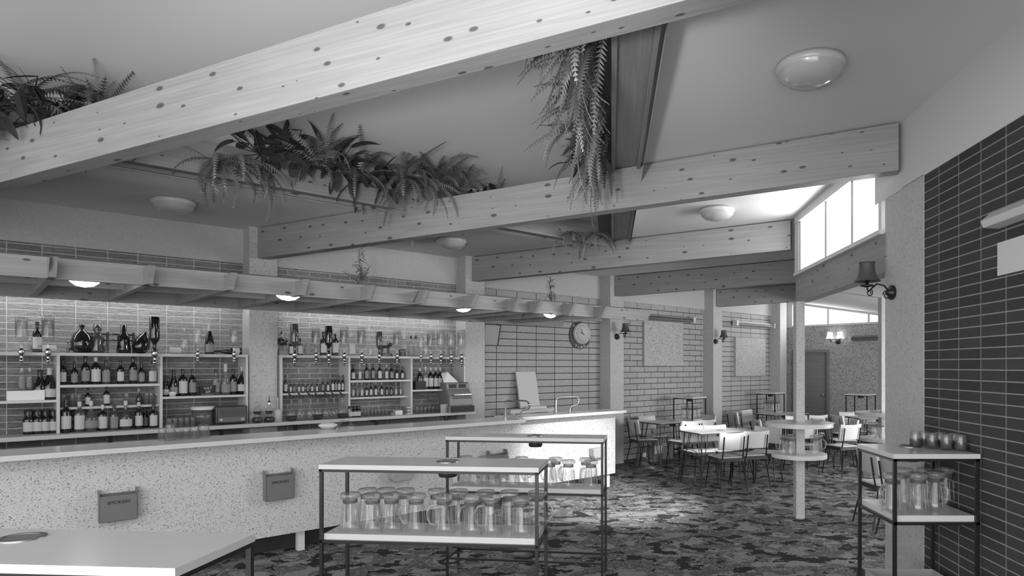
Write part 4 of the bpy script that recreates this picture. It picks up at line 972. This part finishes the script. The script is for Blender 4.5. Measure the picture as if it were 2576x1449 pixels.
# ================================================================ BEER JUGS
def jug_proto(label, loc, rz, group=None):
    th = thing('beer_jug', label, 'jug', loc, rz, group)
    # stored upside down: thick foot on top
    out = [(.058, 0), (.060, .004), (.056, .04), (.050, .10), (.044, .16), (.041, .185)]
    inn = [(.038, .165), (.047, .10), (.053, .04), (.056, .004), (.058, 0)]
    MB().lathe(out+inn[0:1]+[(0, .165)], 24).build('body', 'jug', th)
    MB().lathe([(.0, .163), (.036, .165), (.041, .18), (.040, .188), (.055, .200), (.058, .212), (.052, .222), (.03, .218), (0, .212)], 24).build('thick_base', 'jug_base', th)
    MB().tube([(.042, 0, .165), (.075, 0, .16), (.094, 0, .13), (.092, 0, .085), (.075, 0, .055), (.053, 0, .05)], [.008, .008, .0085, .0085, .008, .008], 10).build('handle', 'jug_base', th)
    mb = MB()
    for i in range(12):
        a = 2*PI*i/12; mb.tube([(.0565*math.cos(a), .0565*math.sin(a), .03), (.047*math.cos(a), .047*math.sin(a), .14)], .0035, 4, caps=False)
    mb.build('fluting', 'jug', th)
    return th
JP = []
def jug(loc, rz, label, group=None, sc=1.0):
    if not JP: j = jug_proto(label, loc, rz, group); j.scale = (sc, sc, sc); JP.append(j); return j
    return dup(JP[0], loc, rz, label, group, (sc, sc, sc))

# ================================================================ DRINKS STANDS
def stand(origin, rz, W, D, label, k=1.0, ash=None, cat='drinks stand', rail=True, shelf=True):
    """origin: front left corner on the floor, x along the front, y to the back"""
    zt, zs, zr_ = 1.115, .716, .15
    zt, zs, zr_ = H-(H-zt)*k, H-(H-zs)*k, H-(H-zr_)*k
    th = thing('drinks_stand', label, cat, (origin[0], origin[1], 0), rz)
    b = .009; th_ = .026
    MB().box(0, W, 0, D, zt-th_, zt-.002).build('top_edge', 'lam_edge', th)
    MB().box(.001, W-.001, .001, D-.001, zt-.002, zt).build('top', 'laminate', th)
    for x in (.012, W-.012):
        for y in (.012, D-.012): MB().box(x-b, x+b, y-b, y+b, 0, zt-th_).build('leg', 'black', th)
    def ring(z, q=0): return MB().box(q, W-q, .003, .019, z-.016, z).box(q, W-q, D-.019, D-.003, z-.016, z).box(.003, .019, .003, D-.003, z-.016, z).box(W-.019, W-.003, .003, D-.003, z-.016, z)
    ring(zt-th_).build('top_frame', 'black', th)
    if shelf: ring(zs-.034).build('shelf_frame', 'black', th)
    if rail: ring(zr_, .004).build('bottom_frame', 'black', th)
    if shelf: MB().box(.022, W-.022, .022 if True else 0, D-.022, zs-.034, zs).build('lower_shelf', 'laminate', th)
    if ash:
        MB().lathe([(.066, zt+.0), (.066, zt+.004), (.056, zt+.006), (.050, zt+.002), (.05, zt+.001)], 26, (ash[0], ash[1], 0)).build('ashtray_rim', 'steel', th)
        MB().lathe([(.051, zt+.002), (0, zt+.0015)], 26, (ash[0], ash[1], 0)).build('ashtray_lid', 'greybox', th)
        MB().lathe([(.0, zt-.02), (.052, zt-.02), (.056, zt-.075), (.05, zt-.088), (0, zt-.09)], 24, (ash[0], ash[1], 0)).build('ashtray_cup', 'ink', th)
    return zt, zs
def loc2(o, rz, x, y, z): c, s_ = math.cos(rz), math.sin(rz); return (o[0]+c*x-s_*y, o[1]+s_*x+c*y, z)
# near stand
a1 = math.atan2(3.62-3.755, -.271+1.545); O1 = (-1.545, 3.755); a1 = -.095
zt1, zs1 = stand(O1, a1, 1.275, .345, 'nearest metal-framed drinks stand with its shelf full of upturned jugs', ash=(.70, .19))
def ux(O, rz, u, y):     # stand-local x of the point seen at column u on local depth y
    lo, hi = -2, 4
    for _ in range(50):
        m = (lo+hi)/2; p = loc2(O, rz, m, y, 0)
        if 1480+1650*p[0]/p[1] < u: lo = m
        else: hi = m
    return lo
fr_ = (881, 937, 985, 1047, 1117, 1187, 1236, 1312)
bk_ = (925, 972, 1020, 1100, 1154, 1222, 1282, 1352)
for i, u in enumerate(fr_):
    y = .095+random.uniform(-.012, .012); jug(loc2(O1, a1, ux(O1, a1, u, y), y, zs1), random.uniform(0, 6.28), 'upturned beer jug, %s from left in the front row on the nearest stand' % ORD[i], 'jugs on the nearest stand')
for i, u in enumerate(bk_):
    y = .245+random.uniform(-.012, .012); rz = -.3 if i == 7 else random.uniform(0, 6.28)
    jug(loc2(O1, a1, ux(O1, a1, u, y), y, zs1), rz, 'upturned beer jug, %s from left in the back row on the nearest stand' % ORD[i], 'jugs on the nearest stand')
# second stand
O2 = (-1.142, 5.24); a2 = math.atan2(5.08-5.24, .116+1.142)
stand(O2, a2, 1.27, .30, 'metal-framed drinks stand behind the nearest one, in the bright patch', ash=(.70, .16))
zs2 = .716
for i, u in enumerate((1150, 1196, 1242, 1290, 1335, 1384, 1430, 1487)):
    y = .085; jug(loc2(O2, a2, ux(O2, a2, u, y), y, zs2), random.choice((3.6, 4.0, 3.3, 2.6)), 'upturned beer jug, %s from left in the front row on the second stand' % ORD[i], 'jugs on the second stand', .98)
for i, u in enumerate((1172, 1218, 1265, 1312, 1398, 1474)):
    y = .215; jug(loc2(O2, a2, ux(O2, a2, u, y), y, zs2), random.uniform(0, 6.28), 'upturned beer jug, %s from left in the back row on the second stand' % ORD[i], 'jugs on the second stand', .98)
# left stand (only its top and a leg show)
a3 = -.075; pc = (-1.153, 1.83); O3 = loc2(pc, a3, -1.27, 0, 0)
stand((O3[0], O3[1]), a3, 1.27, .385, 'drinks stand cut off by the lower left corner, seen from above', ash=(.54, .27))
# right stand by the dark brick
k4 = .868; Y4 = 4.2*k4; O4 = (1.958*k4-.003, Y4)
zt4, zs4 = stand(O4, .0, .557*k4, .57*k4, 'square drinks stand against the dark brick with jugs below and dark-filled glasses on top', k=k4, ash=(.30*k4, .40*k4))
jl = ((2245, .10), (2272, .30), (2309, .12), (2330, .30), (2352, .17), (2378, .34))
for i, (u, y) in enumerate(jl):
    jug(loc2(O4, 0, ux(O4, 0, u, y), y, zs4), (3.5, 1.0, 4.0, 2.0, 5.0, .5)[i], 'upturned beer jug, %s from left on the square stand by the dark brick' % ORD[i], 'jugs on the square stand by the dark brick')
def dark_glass(loc, label, r=.034, h=.092):
    th = thing('squat_glass', label, 'glass', loc, 0, 'dark-filled glasses on the square stand')
    MB().lathe([(0, .003), (r*.9, 0), (r, .006), (r*1.02, h*.6), (r*.9, h*.85), (r*.8, h), (r*.76, h), (r*.86, h*.84), (r*.96, h*.6), (r*.94, .008), (0, .006)], 20).build('body', 'glass', th)
    MB().lathe([(0, .007), (r*.93, .008), (r*.95, h*.52), (0, h*.52)], 20).build('contents', 'liquid', th)
for i, (u, y) in enumerate(((2303, .33), (2325, .36), (2345, .26), (2366, .30), (2381, .19), (2402, .25), (2417, .15))):
    dark_glass(loc2(O4, 0, ux(O4, 0, u, y), y, zt4), 'squat dark-filled glass, %s from left on the square stand by the dark brick' % ORD[i])
th = thing('carton_tray', 'shallow pale tray on the bottom rails of the square stand by the dark brick', 'tray', loc2(O4, 0, .03, .05, H-1.53*k4+.001), 0)
MB().box(0, .42, 0, .40, 0, .004).box(0, .42, 0, .004, 0, .06).box(0, .42, .396, .40, 0, .06).box(0, .004, 0, .40, 0, .06).box(.416, .42, 0, .40, 0, .06).build('tray_body', 'greylight', th)
tag(MB().lathe([(0, 0), (.02, 0), (.022, .07), (.018, .07), (.017, .005), (0, .005)], 14).build('tumbler', 'glass', loc=loc2(O4, 0, .16, .2, H-1.53*k4+.006)), 'small glass standing in the pale tray', 'glass')
# small square stands along the walls
def small_stand(front, rz, label, W=.42, D=.44): stand(front, rz, W, D, label, ash=(W/2, D/2))
OB = (1.868, 11.77); small_stand((OB[0]-.69*0, OB[1]), AW, 'small square stand by the pillar with jugs inside, left of the far corner', .42, .45)
OC = (3.90, 13.70); small_stand(OC, AW, 'small square stand with jugs in the far left corner', .40, .45)
pD = (5.53, 13.0); OD = (pD[0]-.69*.45, pD[1]+.724*.45); small_stand(OD, AF, 'small square stand against the speckled far wall', .45, .42)
for nm, O_, grp in (('stand by the pillar', OB, 5), ('stand in the far left corner', OC, 6)):
    for i in range(grp):
        x = .10+.11*(i % 3)+.01; y = .12+.16*(i//3)
        jug(loc2(O_, AW, x, y, .716), 2+i, 'upturned glass beer jug, %s on the small %s' % (ORD[i], nm), 'jugs on the %s' % nm)
# ================================================================ POLES WITH ROUND SHELVES
def pole(c, zup, label, side, r1=.36, r2=.295):
    th = thing('pole_table', label, 'pole table', (c[0], c[1], 0), AR)
    MB().box(-.06, .06, -.0465, .0465, 0, zup).build('pole', 'pebble_col', th)
    for z, r in ((1.056, r1), (.715, r2)):
        MB().lathe([(.0, z-.045), (r, z-.045), (r, z-.002), (0, z-.002)], 48, sm=False).build('disc_edge', 'lam_edge', th)
        MB().lathe([(0, z), (r-.002, z), (r, z-.002)], 48, sm=False).build('disc_top', 'laminate', th)
    return th
PC = (2.335, 7.27); pole(PC, 2.39, 'pebbled square pole with two round shelves under the timber beam', 0)
for i, (dx, dy) in enumerate(((-.185, -.05), (-.14, -.16), (-.10, -.02), (.13, -.12), (.2, -.02))):
    jug((PC[0]+dx, PC[1]+dy, .715), (3.2, 3.6, 1, .3, -.3)[i], 'upturned beer jug, %s from left on the lower round shelf of the nearer pole' % ORD[i], 'jugs on the nearer pole', .92)
def dish(loc, label, r=.085):
    tag(MB().lathe([(0, .004), (r*.5, 0), (r*.6, .004), (r, .04), (r*.97, .044), (r*.5, .014), (0, .012)], 12, sm=False).build('glass_dish', 'jug_base', loc=loc), label, 'dish')
dish((PC[0]+.16, PC[1]+.0-.1, 1.056), 'cut glass ashtray on the upper round shelf of the nearer pole')
PC2 = (3.98, 8.85); pole(PC2, annex_z(PC2), 'farther pole with two round shelves, mostly hidden by the pier', 1)
for i, (dx, dy) in enumerate(((-.19, -.10), (-.1, -.16), (-.06, .02))):
    jug((PC2[0]+dx, PC2[1]+dy, .715), i*2, 'upturned beer jug, %s from left on the farther pole' % ORD[i], 'jugs on the farther pole', .95)
dish((PC2[0]-.16, PC2[1]-.1, 1.056), 'cut glass ashtray on the upper round shelf of the farther pole')

# ================================================================ TABLES AND CHAIRS
TP = []
def table(c, rz, label):
    if TP: return dup(TP[0], (c[0], c[1], 0), rz, label, None)
    th = thing('cafe_table', label, 'table', (c[0], c[1], 0), rz); TP.append(th)
    W, D, z = .95, .56, .75
    out = []
    for sx, sy in ((1, 1), (-1, 1), (-1, -1), (1, -1)):
        for k in range(4):
            a = math.atan2(sy, sx)-PI/4+(PI/2)*k/3; out.append((sx*(W/2-.03)+.03*math.cos(a), sy*(D/2-.03)+.03*math.sin(a)))
    MB().prism(out, z-.022, z-.003, 'z').build('edge', 'vinyl_dark', th)
    MB().prism([(x*.995, y*.992) for x, y in out], z-.003, z, 'z').build('top', 'laminate', th)
    for sx in (-1, 1):
        for sy in (-1, 1):
            f = Vector((sx*(W/2-.02), sy*(D/2-.02), 0)); mb = MB()
            mb.tube([(sx*(W/2-.06), sy*(D/2-.06), z-.022), f+Vector((0, 0, .0))], .010, 8)
            for q in ((sx*(W/2-.17), sy*(D/2-.07)), (sx*(W/2-.07), sy*(D/2-.17))): mb.tube([(q[0], q[1], z-.022), f+Vector((0, 0, .01))], .0065, 6)
            mb.build('leg', 'black', th)
    MB().lathe([(0, z-.02), (.05, z-.02), (.055, z-.08), (0, z-.085)], 18, (.05, 0, 0)).build('ashtray_cup', 'ink', th)
    MB().lathe([(.06, z), (.058, z+.004), (0, z+.003)], 20, (.05, 0, 0)).build('ashtray_rim', 'greybox', th)
    return th
CP = []
def chair(c, face, label, grp=None):
    rz = math.atan2(face[1], face[0])-PI/2
    if CP: return dup(CP[0], (c[0], c[1], 0), rz, label, grp)
    th = thing('chair', label, 'chair', (c[0], c[1], 0), rz, grp); CP.append(th)
    o = []
    w_, d_ = .19, .19
    for sx, sy in ((1, 1), (-1, 1), (-1, -1), (1, -1)):
        for k in range(4):
            a = math.atan2(sy, sx)-PI/4+(PI/2)*k/3; o.append((sx*(w_-.04)+.04*math.cos(a), sy*(d_-.04)+.04*math.sin(a)))
    MB().prism(o, .402, .449, 'z').build('seat_base', 'vinyl_dark', th)
    MB().prism([(x*.985, y*.985) for x, y in o], .449, .455, 'z').prism([(x*.9, y*.9) for x, y in o], .455, .461, 'z').build('seat', 'vinyl', th, bevel=.003)
    # backrest: curved pad
    mb = MB(); n = 10; vs = []; 
    for side in (0, 1):
        for j, (z, dy) in enumerate(((.555, 0), (.57, -.0), (.76, -.035), (.785, -.045))):
            for i in range(n+1):
                x = -.195+.39*i/n; cv = .03*(2*i/n-1)**2
                th_ = .016 if j in (1, 2) else .008
                y = -.185+dy+cv+(th_ if side else -th_); vs.append((x, y, z+(.012*(2*i/n-1)**2 if j > 1 else 0)))
    fs = []; K = 4*(n+1)
    for side in (0, 1):
        for j in range(3):
            for i in range(n):
                a = side*K+j*(n+1)+i; f = (a, a+1, a+n+2, a+n+1); fs.append(f if not side else f[::-1])
    for i in range(n):
        fs.append((i+1, i, K+i, K+i+1)); b0 = 3*(n+1)+i; fs.append((b0, b0+1, K+b0+1, K+b0))
    for j in range(3):
        a = j*(n+1); fs.append((a, a+n+1, K+a+n+1, K+a)); a = j*(n+1)+n; fs.append((a+n+1, a, K+a, K+a+n+1))
    mb.add(vs, fs, 0, False); mb.build('backrest', 'vinyl', th)
    for sx in (-1, 1):
        MB().tube([(sx*.15, -.235, .74), (sx*.15, -.205, .55), (sx*.155, -.185, .44), (sx*.16, -.16, .40), (sx*.20, -.24, 0)], .0095, 8).build('rear_leg', 'black', th)
        MB().tube([(sx*.155, .05, .402), (sx*.165, .155, .395), (sx*.20, .205, 0)], .0085, 8).build('front_leg', 'black', th)
    return th
dA = math.atan2(.39, .878)
TA = (1.86, 9.45); table(TA, dA, 'brightly lit white-topped table in the middle of the seating, nearest whole table')
near, far_ = (-.45, .89), (.40, -.92)
chair((1.87, 8.93), (-.3, .95), 'near-side left chair at the brightly lit table, its back towards the bar front', 'chairs at the brightly lit table')
chair((2.24, 9.15), (-.3, .95), 'near-side right chair at the brightly lit table', 'chairs at the brightly lit table')
chair((2.53, 9.42), (-.5, -.87), 'chair at the right end of the brightly lit table', 'chairs at the brightly lit table')
chair((1.60, 9.52), (.42, -.91), 'brightest chair, far side left of the brightly lit table', 'chairs at the brightly lit table')
chair((1.97, 9.66), far_, 'bright chair at the far side right of the brightly lit table', 'chairs at the brightly lit table')
TB_ = (1.38, 11.05); table(TB_, .62, 'dark-edged table by the block wall in front of the small stand and pillar')
chair((.93, 11.05), (.93, .35), 'leftmost chair, at the end of the table by the block wall', 'chairs at the table by the block wall')
chair((1.15, 11.55), (.6, -.8), 'chair tucked behind the table by the block wall, partly under it', 'chairs at the table by the block wall')
chair((1.56, 10.80), (-.55, .84), 'left of two pale chairs whose backs show behind the brightly lit table', 'chairs at the table by the block wall')
chair((1.86, 11.02), (-.55, .84), 'right of two pale chairs whose backs show behind the brightly lit table', 'chairs at the table by the block wall')
chair((2.02, 11.85), (-.75, -.66), 'shaded chair between the table by the block wall and the pillar', 'chairs at the table by the block wall')
cb = thing('open_carton', 'open carton of papers on the floor under the table by the block wall', 'box', (1.32, 11.9, 0), .35)
MB().box(-.19, .19, -.12, -.115, 0, .24).box(-.19, .19, .115, .12, 0, .26).box(-.19, -.185, -.12, .12, 0, .24).box(.185, .19, -.12, .12, 0, .24).box(-.19, .19, -.12, .12, 0, .01).build('carton', 'greybox', cb)
MB().box(-.18, .18, -.11, .11, .2, .225).build('papers', 'paper', cb)
TC = (3.80, 12.85); table(TC, .5, 'table in front of the far left corner stand')
chair((2.98, 12.75), (.95, .25), 'grey chair against the block wall left of the corner table', 'chairs at the corner table')
chair((3.33, 13.12), (.7, -.7), 'chair behind the corner table near the wall', 'chairs at the corner table')
chair((4.10, 12.05), (-.3, .95), 'chair beside the pole at the right end of the corner table', 'chairs at the corner table')
TE = (3.55, 10.95); table(TE, .12, 'table mostly hidden behind the nearer pole shelves')
chair((3.0, 11.0), (.95, .1), 'chair at the left end of the table behind the pole', 'chairs at the table behind the pole')
chair((3.35, 10.35), (-.1, 1), 'near-side chair behind the pole shelves, left', 'chairs at the table behind the pole')
chair((3.72, 11.55), (0, -1), 'far-side chair of the table behind the pole', 'chairs at the table behind the pole')
chair((3.92, 10.15), (-.35, .93), 'chair right of the pole with its back to the room', 'chairs at the table behind the pole')
chair((4.25, 10.95), (-.98, .1), 'chair right of the pole at the end of the hidden table', 'chairs at the table behind the pole')
TD = (5.25, 11.95); table(TD, .08, 'table by the speckled far wall, right of the door')
chair((4.68, 11.9), (.97, .2), 'chair at the left end of the table by the speckled wall', 'chairs at the table by the speckled wall')
chair((5.05, 12.5), (.1, -1), 'far-side chair of the table by the speckled wall, left', 'chairs at the table by the speckled wall')
chair((5.5, 12.5), (0, -1), 'far-side chair of the table by the speckled wall, right', 'chairs at the table by the speckled wall')
chair((3.12, 6.92), (.98, .12), 'dark-framed chair in the foreground left of the square stand', 'chairs behind the square stand')
chair((3.13, 6.38), (.98, .12), 'foreground chair half hidden by the pebbled pier', 'chairs behind the square stand')
bpy.context.view_layer.update()
print('LABELS', len(LABELS), 'OBJS', len(bpy.data.objects))
